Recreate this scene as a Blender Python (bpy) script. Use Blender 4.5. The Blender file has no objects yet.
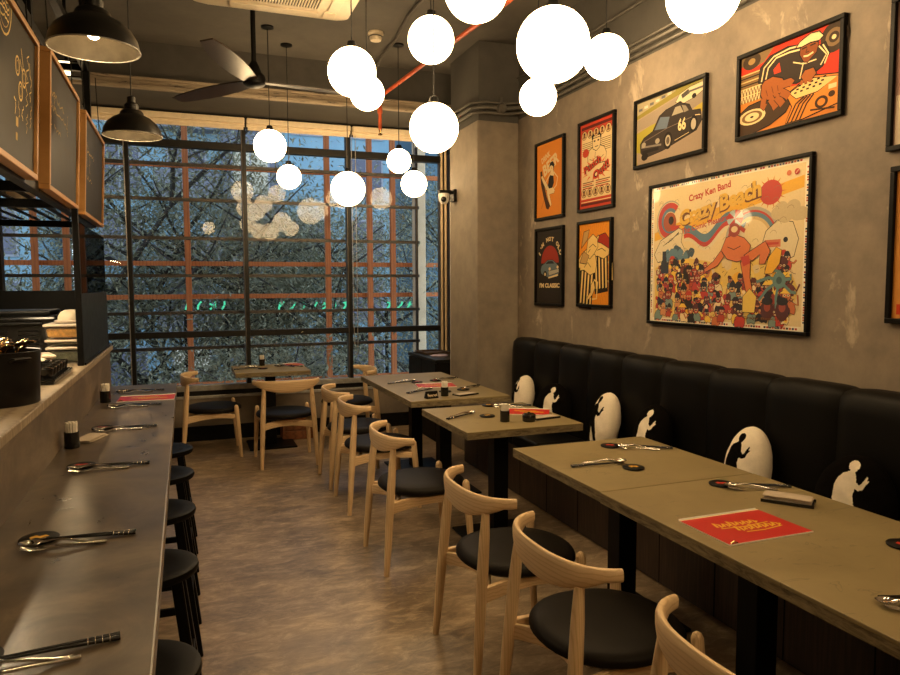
import bpy, bmesh, math, random
from mathutils import Vector, Matrix, Euler
C = bpy.context.scene.collection
PI = math.pi
rnd = random.Random(7)

# ------------------------------------------------------------------ helpers
def lin(r, g, b):
    def f(c):
        c /= 255.0
        return c / 12.92 if c <= 0.04045 else ((c + 0.055) / 1.055) ** 2.4
    return (f(r), f(g), f(b), 1.0)

class MB:
    """collects shapes; build() links them as ONE mesh object"""
    def __init__(s):
        s.v = []; s.f = []; s.m = []
    def add(s, vs, fs, mi=0):
        o = len(s.v)
        s.v += [tuple(p) for p in vs]
        for f in fs:
            s.f.append(tuple(i + o for i in f)); s.m.append(mi)
        return s
    def box(s, x0, x1, y0, y1, z0, z1, mi=0):
        vs = [(x0,y0,z0),(x1,y0,z0),(x1,y1,z0),(x0,y1,z0),(x0,y0,z1),(x1,y0,z1),(x1,y1,z1),(x0,y1,z1)]
        return s.add(vs, [(0,3,2,1),(4,5,6,7),(0,1,5,4),(1,2,6,5),(2,3,7,6),(3,0,4,7)], mi)
    def beam(s, p, q, w, h, mi=0, up=(0,0,1)):
        p = Vector(p); q = Vector(q); d = (q - p).normalized()
        u = Vector(up)
        if abs(d.dot(u)) > .98: u = Vector((1,0,0))
        sx = d.cross(u).normalized() * w / 2; sy = sx.cross(d).normalized() * h / 2
        vs = [a + i * sx + j * sy for a in (p, q) for i, j in ((-1,-1),(1,-1),(1,1),(-1,1))]
        return s.add(vs, [(0,1,2,3),(7,6,5,4),(0,4,5,1),(1,5,6,2),(2,6,7,3),(3,7,4,0)], mi)
    def tube(s, pts, r, seg=10, mi=0, cap=True):
        pts = [Vector(p) for p in pts]; n = len(pts)
        rs = r if isinstance(r, (list, tuple)) else [r] * n
        t0 = (pts[1] - pts[0]).normalized()
        u = Vector((0,0,1)) if abs(t0.z) < .9 else Vector((1,0,0))
        a = t0.cross(u).normalized()
        vs = []
        for i in range(n):
            t = (pts[min(i+1, n-1)] - pts[max(i-1, 0)]).normalized()
            a = (a - t * a.dot(t)).normalized(); b = t.cross(a)
            for k in range(seg):
                th = 2 * PI * k / seg
                vs.append(pts[i] + (a * math.cos(th) + b * math.sin(th)) * rs[i])
        fs = [(i*seg+k, i*seg+(k+1) % seg, (i+1)*seg+(k+1) % seg, (i+1)*seg+k) for i in range(n-1) for k in range(seg)]
        if cap:
            fs += [tuple(range(seg-1, -1, -1)), tuple((n-1)*seg + k for k in range(seg))]
        return s.add(vs, fs, mi)
    def lathe(s, prof, c=(0,0,0), seg=24, mi=0, sx=1, sy=1, M=None):
        vs = []; fs = []
        for r, z in prof:
            for k in range(seg):
                th = 2*PI*k/seg
                p = Vector((r*math.cos(th)*sx, r*math.sin(th)*sy, z))
                if M: p = M @ p
                vs.append(p + Vector(c))
        n = len(prof)
        for i in range(n-1):
            for k in range(seg):
                fs.append((i*seg+k, i*seg+(k+1) % seg, (i+1)*seg+(k+1) % seg, (i+1)*seg+k))
        if prof[0][0] > 1e-6: fs.append(tuple(range(seg-1, -1, -1)))
        if prof[-1][0] > 1e-6: fs.append(tuple((n-1)*seg+k for k in range(seg)))
        return s.add(vs, fs, mi)
    def sphere(s, c, r, seg=24, rings=14, sc=(1,1,1), mi=0):
        vs = []; fs = []
        for i in range(1, rings):
            ph = PI*i/rings
            for k in range(seg):
                th = 2*PI*k/seg
                vs.append((c[0]+r*sc[0]*math.sin(ph)*math.cos(th), c[1]+r*sc[1]*math.sin(ph)*math.sin(th), c[2]-r*sc[2]*math.cos(ph)))
        b = len(vs); vs += [(c[0],c[1],c[2]-r*sc[2]), (c[0],c[1],c[2]+r*sc[2])]
        for i in range(rings-2):
            for k in range(seg):
                fs.append((i*seg+k, i*seg+(k+1) % seg, (i+1)*seg+(k+1) % seg, (i+1)*seg+k))
        for k in range(seg):
            fs.append((b, (k+1) % seg, k)); fs.append(((rings-2)*seg+k, (rings-2)*seg+(k+1) % seg, b+1))
        return s.add(vs, fs, mi)
    def loft(s, rings, mi=0):
        n = len(rings[0]); vs = [p for r in rings for p in r]
        fs = [(i*n+k, i*n+(k+1) % n, (i+1)*n+(k+1) % n, (i+1)*n+k) for i in range(len(rings)-1) for k in range(n)]
        fs += [tuple(range(n-1, -1, -1)), tuple((len(rings)-1)*n+k for k in range(n))]
        return s.add(vs, fs, mi)
    def prism(s, poly, z0, z1, mi=0):
        n = len(poly)
        vs = [(x,y,z0) for x,y in poly] + [(x,y,z1) for x,y in poly]
        fs = [tuple(range(n-1,-1,-1)), tuple(range(n, 2*n))] + [(k, (k+1) % n, n+(k+1) % n, n+k) for k in range(n)]
        return s.add(vs, fs, mi)
    def build(s, name, mat, parent=None, smooth=False, bevel=0, seg=2, subd=0):
        me = bpy.data.meshes.new(name)
        me.from_pydata(s.v, [], s.f)
        for m in (mat if isinstance(mat, (list, tuple)) else [mat]): me.materials.append(m)
        me.polygons.foreach_set('material_index', s.m)
        bm = bmesh.new(); bm.from_mesh(me); bmesh.ops.recalc_face_normals(bm, faces=bm.faces); bm.to_mesh(me); bm.free()
        if smooth:
            me.polygons.foreach_set('use_smooth', [True]*len(me.polygons))
            if smooth is not True: me.set_sharp_from_angle(angle=math.radians(smooth))
        me.update()
        o = bpy.data.objects.new(name, me); C.objects.link(o)
        if parent: o.parent = parent
        if bevel:
            b = o.modifiers.new('bevel', 'BEVEL'); b.width = bevel; b.segments = seg; b.limit_method = 'ANGLE'
        if subd:
            b = o.modifiers.new('sub', 'SUBSURF'); b.levels = subd; b.render_levels = subd
        return o

def tag(o, label, cat, group=None):
    o['label'] = label; o['category'] = cat
    if group: o['group'] = group
    return o
def thing(name, label, cat, loc=(0,0,0), rz=0, group=None):
    o = bpy.data.objects.new(name, None); C.objects.link(o)
    o.empty_display_size = .1
    o.location = loc; o.rotation_euler = (0,0,rz)
    return tag(o, label, cat, group)
def struct(o):
    o['kind'] = 'structure'; return o
def copy_tree(o, parent=None):
    c = o.copy(); C.objects.link(c)
    if parent: c.parent = parent
    for ch in list(o.children): copy_tree(ch, c)
    return c
def place(o, loc, rz=0, label=None, group=None):
    o.location = loc; o.rotation_euler = (0,0,rz)
    if label: o['label'] = label
    if group: o['group'] = group
    return o
used = set()
def instance(proto, loc, rz, label, group=None):
    """the first call moves the prototype itself, later calls copy it"""
    o = copy_tree(proto) if proto.name in used else proto
    used.add(proto.name)
    return place(o, loc, rz, label, group)

# ------------------------------------------------------------------ materials
def mat(name, col=(.5,.5,.5), rough=.5, metal=0, coat=0, spec=.5, emit=None, es=0, sheen=0):
    m = bpy.data.materials.new(name); m.use_nodes = True
    b = m.node_tree.nodes['Principled BSDF']
    b.inputs['Base Color'].default_value = (*col[:3], 1)
    b.inputs['Roughness'].default_value = rough; b.inputs['Metallic'].default_value = metal
    b.inputs['Coat Weight'].default_value = coat; b.inputs['Coat Roughness'].default_value = .03
    b.inputs['Specular IOR Level'].default_value = spec
    b.inputs['Sheen Weight'].default_value = sheen
    if emit:
        b.inputs['Emission Color'].default_value = (*emit[:3], 1); b.inputs['Emission Strength'].default_value = es
    return m
def nd(m, t, **kw):
    n = m.node_tree.nodes.new(t)
    for k, v in kw.items():
        if hasattr(n, k): setattr(n, k, v)
        else: n.inputs[k.replace('_', ' ')].default_value = v
    return n
def lk(m, a, b): m.node_tree.links.new(a, b)
def coords(m, scale=(1,1,1), obj=True, rot=(0,0,0)):
    tc = nd(m, 'ShaderNodeTexCoord'); mp = nd(m, 'ShaderNodeMapping')
    mp.inputs['Scale'].default_value = scale; mp.inputs['Rotation'].default_value = rot
    lk(m, tc.outputs['Object' if obj else 'Generated'], mp.inputs['Vector'])
    return mp.outputs['Vector']
def noise(m, vec, scale, detail=4, rough=.55, dist=0):
    n = nd(m, 'ShaderNodeTexNoise'); n.inputs['Scale'].default_value = scale
    n.inputs['Detail'].default_value = detail; n.inputs['Roughness'].default_value = rough; n.inputs['Distortion'].default_value = dist
    lk(m, vec, n.inputs['Vector']); return n.outputs['Fac']
def ramp(m, fac, stops):
    r = nd(m, 'ShaderNodeValToRGB'); e = r.color_ramp.elements
    while len(e) < len(stops): e.new(.5)
    for el, (p, c) in zip(e, stops): el.position = p; el.color = (*c[:3], 1)
    lk(m, fac, r.inputs['Fac']); return r.outputs['Color']
def mix(m, fac, a, b, mode='MIX'):
    x = nd(m, 'ShaderNodeMix'); x.data_type = 'RGBA'; x.blend_type = mode
    for sock, v in ((x.inputs[0], fac), (x.inputs[6], a), (x.inputs[7], b)):
        if isinstance(v, (int, float)): sock.default_value = v
        elif isinstance(v, tuple): sock.default_value = (*v[:3], 1)
        else: lk(m, v, sock)
    return x.outputs[2]
def bump(m, fac, strength=.2, dist=.01):
    b = nd(m, 'ShaderNodeBump'); b.inputs['Strength'].default_value = strength; b.inputs['Distance'].default_value = dist
    lk(m, fac, b.inputs['Height']); lk(m, b.outputs['Normal'], bsdf(m).inputs['Normal'])
def bsdf(m): return m.node_tree.nodes['Principled BSDF']
def setc(m, c): lk(m, c, bsdf(m).inputs['Base Color']); return m
def setr(m, fac, a, b):
    r = nd(m, 'ShaderNodeMapRange'); r.inputs['To Min'].default_value = a; r.inputs['To Max'].default_value = b
    lk(m, fac, r.inputs['Value']); lk(m, r.outputs['Result'], bsdf(m).inputs['Roughness'])

def plaster(name, base, light, dark, blot=.5, patch=True):
    m = mat(name, base, .75)
    v = coords(m)
    n1 = noise(m, v, 1.6, 6, .6, .6); n2 = noise(m, v, 9, 6, .65); n3 = noise(m, v, 3.3, 8, .7, 1.2)
    c = ramp(m, n1, [(.3, dark), (.5, base), (.72, light)])
    c = mix(m, .35, c, ramp(m, n2, [(.35, dark), (.65, light)]))
    if patch:   # rubbed pale patches, streaked upward
        vs = coords(m, (1, 1.0, .55)); n4 = noise(m, vs, 5.2, 8, .66, .5)
        c = mix(m, ramp(m, n4, [(.60, (0,0,0)), (.68, (.6,.6,.6))]), c, tuple(min(1, x*1.75) for x in light[:3]))
    setc(m, c); bump(m, n3, .15, .01); setr(m, n2, .6, .85)
    return m
M = {}
M['wall'] = plaster('wall_plaster', (.225,.18,.135), (.31,.25,.185), (.15,.122,.095))
M['column'] = plaster('column_plaster', (.235,.195,.15), (.32,.265,.20), (.165,.137,.11), patch=False)
M['lowwall'] = plaster('low_wall', (.20,.16,.12), (.27,.22,.16), (.14,.115,.09), patch=False)
M['ceil'] = plaster('ceiling_paint', (.092,.083,.071), (.122,.11,.093), (.06,.054,.047), patch=False)
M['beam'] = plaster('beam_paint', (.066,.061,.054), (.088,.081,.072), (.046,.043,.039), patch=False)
m = M['moulding'] = mat('moulding_paint', (.2,.16,.115), .7)
n = noise(m, coords(m, (2,8,12)), 2.5, 8, .7); setc(m, ramp(m, n, [(.36, (.04,.033,.026)), (.44, (.30,.24,.17)), (.8, (.42,.34,.24))]))
# concrete floor
m = M['floor'] = mat('floor_concrete', (.2,.17,.14), .4, spec=.6)
v = coords(m); vs = coords(m, (1, 1.7, 1), rot=(0,0,.5))
n1 = noise(m, v, .9, 8, .62, .3); n2 = noise(m, vs, 2.6, 11, .74, .35); n3 = noise(m, v, 22, 6, .7)
c = ramp(m, n1, [(.34, (.11,.08,.05)), (.5, (.28,.20,.12)), (.66, (.50,.37,.23))])
c = mix(m, .55, c, ramp(m, n2, [(.38, (.065,.047,.03)), (.52, (.27,.195,.125)), (.64, (.58,.44,.28))]))
n5 = noise(m, v, 3.5, 12, .78, .6); n6 = noise(m, coords(m, (1,2.2,1), rot=(0,0,-.4)), 7, 12, .8, .8); c = mix(m, .38, c, ramp(m, n6, [(.38, (.045,.033,.021)), (.5, (.25,.18,.112)), (.61, (.66,.50,.32))]))
c = mix(m, ramp(m, n5, [(.60, (0,0,0)), (.68, (.6,.6,.6))]), c, (.06,.047,.033))
setc(m, c); setr(m, n2, .24, .48); bump(m, n3, .06, .004)
# bar counter microcement
m = M['counter'] = mat('counter_cement', (.17,.145,.11), .35, spec=.45)
v = coords(m, (1.6,1,1)); n1 = noise(m, v, 2.2, 8, .66, 1.2); n2 = noise(m, coords(m), 8, 8, .6, .3)
c = ramp(m, n1, [(.35, (.045,.033,.022)), (.5, (.098,.074,.05)), (.65, (.20,.155,.103))])
c = mix(m, .3, c, ramp(m, n2, [(.35, (.04,.031,.022)), (.65, (.17,.135,.095))]))
setc(m, c); setr(m, n1, .20, .40); bump(m, n2, .05, .004)
m = M['splash'] = mat('counter_splash_cement', (.16,.125,.09), .5)
n1 = noise(m, coords(m, (1,1,2.2), rot=(.5,0,0)), 2.6, 8, .65, .8); setc(m, ramp(m, n1, [(.33, (.065,.047,.03)), (.5, (.11,.081,.053)), (.7, (.19,.145,.098))]))
# wood helper
def wood(name, a, b, dk, scale=(1,1,1), ring=9, rough=.45, coat=0, bands='X'):
    m = mat(name, a, rough, coat=coat)
    v = coords(m, scale)
    w = nd(m, 'ShaderNodeTexWave'); w.wave_type = 'BANDS'; w.bands_direction = bands
    w.inputs['Scale'].default_value = ring; w.inputs['Distortion'].default_value = 5; w.inputs['Detail'].default_value = 3; w.inputs['Detail Scale'].default_value = 1.2
    lk(m, v, w.inputs['Vector'])
    f = noise(m, v, 30, 5, .7)
    c = ramp(m, w.outputs['Fac'], [(0, a), (.55, a), (.85, b), (1, dk)])
    c = mix(m, .35, c, ramp(m, f, [(.35, b), (.65, a)]))
    setc(m, c); bump(m, w.outputs['Fac'], .05, .002)
    return m
M['ash'] = wood('ash_wood', (.80,.585,.345), (.72,.51,.285), (.60,.40,.205), (3,.5,3), 7, .42, bands='Z')
M['ash_leg'] = wood('ash_leg_wood', (.80,.585,.345), (.70,.50,.275), (.60,.40,.205), (9,9,.35), 4, .42)
M['oak_frame'] = wood('chalkboard_frame_wood', (.50,.25,.075), (.36,.165,.045), (.22,.09,.025), (8,1,1), 6, .45)
M['walnut'] = wood('dark_walnut', (.062,.037,.022), (.046,.027,.016), (.028,.016,.01), (1,14,.7), 3, .55)
M['timber'] = wood('outdoor_timber', (.46,.145,.04), (.38,.115,.032), (.27,.08,.022), (3,3,.6), 3, .7)
M['plank'] = wood('pale_plank', (.36,.29,.20), (.26,.205,.14), (.16,.12,.08), (1,9,1), 5, .5)
M['crate'] = wood('crate_wood', (.25,.085,.03), (.18,.06,.022), (.12,.04,.015), (1,1,7), 4, .5)
# table laminate
m = M['table'] = mat('table_stone', (.24,.20,.11), .42)
v = coords(m); n1 = noise(m, v, 4, 6, .6, .6)
sc = nd(m, 'ShaderNodeTexNoise'); sc.inputs['Scale'].default_value = 5.5; sc.inputs['Detail'].default_value = 2; sc.inputs['Distortion'].default_value = 2.2
lk(m, coords(m, (1.0,3.2,1), rot=(0,0,.7)), sc.inputs['Vector'])
c = ramp(m, n1, [(.35, (.225,.175,.082)), (.65, (.285,.225,.11))])
c = mix(m, ramp(m, sc.outputs['Fac'], [(.655, (0,0,0)), (.69, (.5,.5,.5)), (.72, (0,0,0))]), c, (.10,.078,.045))
setc(m, c); setr(m, n1, .36, .5)
m = M['table_edge'] = mat('table_edge', (.25,.2,.12), .45)
n1 = noise(m, coords(m, (6,6,26)), 2.4, 6, .7, .6); setc(m, ramp(m, n1, [(.36, (.10,.075,.042)), (.5, (.22,.175,.10)), (.66, (.32,.265,.155))]))
# leather, metals, plain colours
m = M['leather'] = mat('black_leather', (.0035,.003,.0024), .48, spec=.12)
n1 = noise(m, coords(m), 60, 4, .6); bump(m, n1, .08, .002)
m = M['seatpad'] = mat('chair_leather', (.0065,.0046,.003), .5, spec=.10)
n1 = noise(m, coords(m), 80, 4, .6); bump(m, n1, .08, .002)
def speck(name, col, rough, metal=0, amt=.25, scale=18, **k):
    m = mat(name, col, rough, metal, **k)
    n = noise(m, coords(m), scale, 5, .6)
    setc(m, ramp(m, n, [(.3, tuple(x*(1-amt) for x in col)), (.7, tuple(min(1, x*(1+amt)) for x in col))]))
    setr(m, n, max(.02, rough-.07), min(1, rough+.07)); return m
M['black'] = speck('black_paint', (.004,.0037,.0034), .5, spec=.15)
M['blacksteel'] = speck('black_steel', (.004,.004,.004), .45, .0, spec=.15)
M['stool'] = speck('stool_black_wood', (.003,.0028,.0025), .45, spec=.10)
M['winframe'] = speck('window_black_metal', (.008,.008,.008), .4, .0, spec=.3)
M['winalu'] = speck('window_silver_metal', (.42,.41,.39), .38, .5)
M['rail'] = speck('outer_rail_metal', (.11,.10,.09), .5, .5)
M['dome'] = speck('dome_black_enamel', (.008,.0072,.006), .36, .0, spec=.35)
M['domein'] = speck('dome_inner_paint', (.05,.042,.03), .35, .3)
M['chrome'] = speck('polished_steel', (.75,.73,.70), .12, 1, .08)
M['chop'] = speck('black_chopstick', (.008,.008,.008), .22)
M['blackgloss'] = speck('black_gloss_plastic', (.009,.009,.009), .18)
M['panelblack'] = speck('black_panel', (.006,.0066,.0064), .4, spec=.25)
M['cream'] = speck('cream_plastic', (.72,.62,.46), .45, amt=.08)
M['white'] = speck('white_plastic', (.78,.76,.72), .4, amt=.06)
M['kraft'] = speck('grey_brown_paper', (.50,.42,.33), .7, amt=.12)
M['paper'] = speck('white_paper', (.88,.84,.76), .75, amt=.08)
M['blind'] = speck('blind_fabric', (.74,.62,.44), .7, amt=.08)
M['redpipe'] = speck('red_pipe_paint', (.50,.085,.025), .4)
M['conduit'] = speck('conduit_grey', (.10,.092,.08), .5, .3)
M['concrete_out'] = plaster('outdoor_concrete', (.58,.45,.29), (.68,.54,.36), (.46,.35,.22), patch=False)
M['potblack'] = speck('pot_black', (.007,.006,.006), .38, spec=.3)
M['brass'] = speck('brass_metal', (.62,.43,.20), .2, 1)
M['foodyellow'] = speck('yellow_food', (.72,.36,.05), .55, amt=.3, scale=60)
M['foodgreen'] = speck('green_food', (.10,.115,.06), .6, amt=.5, scale=40)
M['foodred'] = speck('red_food', (.45,.09,.03), .6, amt=.5, scale=40)
M['rice'] = speck('white_food', (.78,.70,.55), .65, amt=.1, scale=60)
M['lid'] = speck('frosted_lid', (.70,.60,.48), .35, amt=.06)
M['purple'] = speck('lilac_cloth', (.35,.30,.42), .8)
M['cord'] = mat('cord_black', (.01,.01,.01), .6)
M['chalkboard'] = speck('chalkboard_slate', (.022,.018,.013), .5, spec=.12, amt=.3, scale=7)
M['fanwood'] = wood('fan_blade_wood', (.035,.018,.009), (.028,.014,.007), (.02,.01,.005), (1,6,1), 4, .35)
M['frame'] = speck('picture_frame_black', (.004,.0036,.003), .45, spec=.12)
def emis(name, col, s):
    m = bpy.data.materials.new(name); m.use_nodes = True; nt = m.node_tree
    nt.nodes.remove(nt.nodes['Principled BSDF'])
    e = nd(m, 'ShaderNodeEmission'); e.inputs['Color'].default_value = (*col, 1); e.inputs['Strength'].default_value = s
    lk(m, e.outputs[0], nt.nodes['Material Output'].inputs[0]); return m
GLOBE_L = 15.0
M['globe'] = emis('globe_glow', (1, .69, .35), GLOBE_L)
M['bulb'] = emis('bulb_glow', (1, .70, .36), 130)
M['strip'] = emis('added_strip_glow', (1, .76, .46), 60)  # glow of the strip lamp added to brighten the kitchen ledge
M['led'] = emis('light_box_glow', (1, .78, .45), 3)
M['neon'] = emis('neon_green', (.12, 1, .55), .55)
M['litwin'] = emis('lit_window', (.75, .85, .8), .5)
def glass(name, tint=(1,1,1), ior=1.5, rough=0.0):
    m = bpy.data.materials.new(name); m.use_nodes = True; nt = m.node_tree
    nt.nodes.remove(nt.nodes['Principled BSDF'])
    t = nd(m, 'ShaderNodeBsdfTransparent'); t.inputs[0].default_value = (*tint, 1)
    g = nd(m, 'ShaderNodeBsdfGlossy'); g.inputs['Roughness'].default_value = rough
    fr = nd(m, 'ShaderNodeFresnel'); fr.inputs['IOR'].default_value = ior
    ms = nd(m, 'ShaderNodeMixShader')
    k = nd(m, 'ShaderNodeMath'); k.operation = 'MULTIPLY'; k.use_clamp = True; k.inputs[1].default_value = 4.0
    g.inputs['Color'].default_value = (.17,.17,.17,1)
    lk(m, fr.outputs[0], k.inputs[0]); lk(m, k.outputs[0], ms.inputs[0]); lk(m, t.outputs[0], ms.inputs[1]); lk(m, g.outputs[0], ms.inputs[2])
    lk(m, ms.outputs[0], nt.nodes['Material Output'].inputs[0]); return m
M['glass'] = glass('window_glass', (1,1,1), 1.28, 0)
M['guard'] = glass('guard_glass', (.93,.95,.95), 1.45, 0)
M['tub'] = mat('clear_tub', (.55,.52,.45), .25); bsdf(M['tub']).inputs['Alpha'].default_value = .14
def colattr(name, rough=.5, coat=0, spec=.5):
    m = mat(name, (1,1,1), rough, coat=coat, spec=spec)
    a = nd(m, 'ShaderNodeVertexColor'); a.layer_name = 'Col'
    n = noise(m, coords(m), 90, 3, .6)
    c = mix(m, .18, a.outputs['Color'], ramp(m, n, [(.3, (.55,.55,.55)), (.7, (1,1,1))]), 'MULTIPLY')
    setc(m, c); return m
M['print'] = colattr('print_under_glass', .6, coat=1.0); bsdf(M['print']).inputs['Coat IOR'].default_value = 1.3
M['matteprint'] = colattr('matte_print', .45)
M['poster'] = colattr('matte_poster_print', .7, spec=.2)
M['chalk'] = colattr('chalk_drawing', .9, spec=.1)
M['cloth'] = colattr('cushion_cotton', .95, spec=.04)

# ------------------------------------------------------------------ flat artwork (posters, menus, signs): coloured shapes in one mesh
_txt = {}
def text_polys(s, bold=.0, shear=0):
    key = (s, bold, shear)
    if key in _txt: return _txt[key]
    cu = bpy.data.curves.new('lettering', 'FONT'); cu.body = s; cu.size = 1; cu.offset = bold; cu.shear = shear
    cu.resolution_u = 3; cu.fill_mode = 'FRONT'
    ob = bpy.data.objects.new('lettering', cu); C.objects.link(ob)
    dg = bpy.context.evaluated_depsgraph_get(); dg.update()
    me = bpy.data.meshes.new_from_object(ob.evaluated_get(dg))
    vs = [(v.co.x, v.co.y) for v in me.vertices]; fs = [tuple(p.vertices) for p in me.polygons]
    bpy.data.objects.remove(ob); bpy.data.curves.remove(cu); bpy.data.meshes.remove(me)
    xs = [v[0] for v in vs] or [0]; ys = [v[1] for v in vs] or [0]
    x0, x1, y0, y1 = min(xs), max(xs), min(ys), max(ys)
    _txt[key] = ([((x-x0)/(x1-x0+1e-9), (y-y0)/(y1-y0+1e-9)) for x, y in vs], fs)
    return _txt[key]

class Art:
    def __init__(s, w, h, dz=.00004):
        s.w = w; s.h = h; s.v = []; s.f = []; s.c = []; s.z = 0; s.dz = dz
    def _add(s, pts, faces, col):
        o = len(s.v); s.z += s.dz
        s.v += [(x*s.w, y*s.h, s.z) for x, y in pts]
        for f in faces: s.f.append(tuple(i+o for i in f)); s.c.append(col)
        s.n = getattr(s, 'n', 0)+1
    def poly(s, pts, col): s._add(pts, [tuple(range(len(pts)))], col)
    def rect(s, x0, y0, x1, y1, col): s.poly([(x0,y0),(x1,y0),(x1,y1),(x0,y1)], col)
    def ell(s, x, y, rx, ry, col, n=20, rot=0, a0=0, a1=2*PI):
        k = s.w/s.h; pts = []
        for i in range(n if a1-a0 > 6.2 else n+1):
            t = a0+(a1-a0)*i/n
            px, py = rx*math.cos(t)*s.w, ry*math.sin(t)*s.h
            pts.append((x+(px*math.cos(rot)-py*math.sin(rot))/s.w, y+(px*math.sin(rot)+py*math.cos(rot))/s.h))
        s.poly(pts, col)
    def line(s, pts, wd, col, taper=False):
        """a stroke of width wd (metres)"""
        n = len(pts); P = [Vector((x*s.w, y*s.h)) for x, y in pts]; vs = []; fs = []
        for i in range(n):
            t = (P[min(i+1,n-1)]-P[max(i-1,0)]); t = t.normalized() if t.length > 0 else Vector((1,0))
            nn = Vector((-t.y, t.x))*wd/2*((1-abs(2*i/(n-1)-1)**2*.8) if taper else 1)
            for q in (P[i]+nn, P[i]-nn): vs.append((q.x/s.w, q.y/s.h))
        for i in range(n-1): fs.append((2*i, 2*i+1, 2*i+3, 2*i+2))
        s._add(vs, fs, col)
    def blob(s, x, y, r, col, n=14, jit=.25, rg=rnd, sy=1):
        k = s.w/s.h
        s.poly([(x+r*(1+rg.uniform(-jit,jit))*math.cos(2*PI*i/n), y+r*k*sy*(1+rg.uniform(-jit,jit))*math.sin(2*PI*i/n)) for i in range(n)], col)
    def text(s, t, x0, y0, x1, y1, col, bold=.02, shear=0, rot=0, arc=0):
        vs, fs = text_polys(t, bold, shear)
        cx, cy = (x0+x1)/2, (y0+y1)/2; pts = []
        for u, v in vs:
            px = (u-.5)*(x1-x0)*s.w; py = (v-.5)*(y1-y0)*s.h + arc*s.h*(1-(2*u-1)**2)
            pts.append((cx+(px*math.cos(rot)-py*math.sin(rot))/s.w, cy+(px*math.sin(rot)+py*math.cos(rot))/s.h))
        s._add(pts, fs, col)
    def build(s, name, m, parent=None):
        k = min(1, .0035/max(s.z, 1e-9))     # printed layers stay within a few millimetres
        me = bpy.data.meshes.new(name); me.from_pydata([(x, y, z*k) for x, y, z in s.v], [], s.f); me.materials.append(m)
        bm = bmesh.new(); bm.from_mesh(me)
        for f in bm.faces:
            f.normal_update()
            if f.normal.z < 0: f.normal_flip()
        bm.to_mesh(me); bm.free()
        ca = me.color_attributes.new('Col', 'FLOAT_COLOR', 'CORNER'); flat = []
        for p in me.polygons:
            c = s.c[p.index]
            for _ in p.vertices: flat += [c[0], c[1], c[2], 1]
        ca.data.foreach_set('color', flat); me.update()
        o = bpy.data.objects.new(name, me); C.objects.link(o)
        if parent: o.parent = parent
        return o
# ------------------------------------------------------------------ the room
XL, XR, YN, YF, ZC = -2.75, 2.78, -1.6, 7.45, 3.62
struct(MB().box(XL-.2, XR+.2, YN-.2, YF+.12, -.12, 0).build('floor', M['floor']))
struct(MB().box(XL-.2, XR+.2, YN-.2, YF+.12, ZC, ZC+.12).build('ceiling', M['ceil']))
struct(MB().box(XR, XR+.15, YN-.15, YF+.12, 0, 2.985).build('wall_right', M['wall']))
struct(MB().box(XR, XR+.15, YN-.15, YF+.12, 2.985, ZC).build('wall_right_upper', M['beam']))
struct(MB().box(XL-.15, XL, YN-.15, YF+.12, 0, ZC).build('wall_left', M['lowwall']))
struct(MB().box(XL, XR, YN-.15, YN, 0, ZC).build('wall_near', M['wall']))
struct(MB().box(XL, XR, YF-.06, YF+.10, 0, .445).build('wall_far', M['lowwall']))
struct(MB().box(XL, XR, YF-.075, YF-.06, 0, .15).build('baseboard_far', M['black'], bevel=.004))
# beam across the window head with its flaking moulding
struct(MB().box(XL, XR, 6.68, YF+.10, 3.215, ZC).build('trim_1', M['beam']))
struct(MB().box(XL, XR, 6.615, 6.68, 3.215, 3.245).box(XL, XR, 6.635, 6.68, 3.245, 3.29).box(XL, XR, 6.62, 6.68, 3.29, 3.31).build('trim_2', M['moulding'], bevel=.004))
# plastered corner column, its top band dark like the upper wall
struct(MB().box(2.385, XR, 5.68, 6.36, 0, 2.955).build('wall_column', M['column'], bevel=.012))
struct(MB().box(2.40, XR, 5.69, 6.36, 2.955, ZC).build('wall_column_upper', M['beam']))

# window wall: black frame, mullions, transoms, glass, thin outer rails
MUL = [-2.63, -1.565, -.487, .586, 1.645, 2.69]
win = struct(MB().box(XL, XR, YF-.05, YF+.08, 3.12, 3.215).build('window_1', M['winframe']))
MB().box(XL, XR, YF-.055, YF+.05, .50, .555).build('sill_frame', M['winalu'], win, bevel=.004)
MB().box(XL, XR, YF-.035, YF+.05, .452, .50).build('sill_gap', M['winframe'], win)
MB().box(XL, XR, YF-.07, YF+.05, .425, .452).build('sill_ledge', M['winalu'], win, bevel=.004)
for x in MUL:
    MB().box(x-.014, x+.022, YF-.05, YF+.06, .50, 3.12).build('mullion', M['winframe'], win, bevel=.003)
    MB().box(x-.024, x-.014, YF-.045, YF+.05, .50, 3.12).build('mullion_edge', M['winalu'] if x == MUL[2] else M['rail'], win, bevel=.002)
MB().box(2.70, 2.745, YF-.06, YF+.06, .50, 3.12).build('mullion', M['winframe'], win)
for z0, z1 in ((2.885, 2.955), (1.035, 1.095)):
    MB().box(XL, 2.70, YF-.04, YF+.05, z0, z1).build('transom', M['winframe'], win, bevel=.003)
for a, b in zip(MUL[:-1], MUL[1:]):
    for z0, z1 in ((.555, 1.035), (1.095, 2.885), (2.955, 3.12)):
        MB().box(a+.022, b-.03, YF-.003, YF+.003, z0, z1).build('glass_pane', M['glass'], win)
for z in (2.77, 2.42, 2.03, 1.65, 1.27, .905):
    MB().box(XL, 2.52, YF+.26, YF+.30, z-.016, z+.016).build('outer_rail', M['rail'], win)
for x in (-2.2, 2.5):
    MB().box(x-.014, x+.014, YF+.29, YF+.32, .5, 3.1).build('rail_bracket', M['rail'], win)

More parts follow.
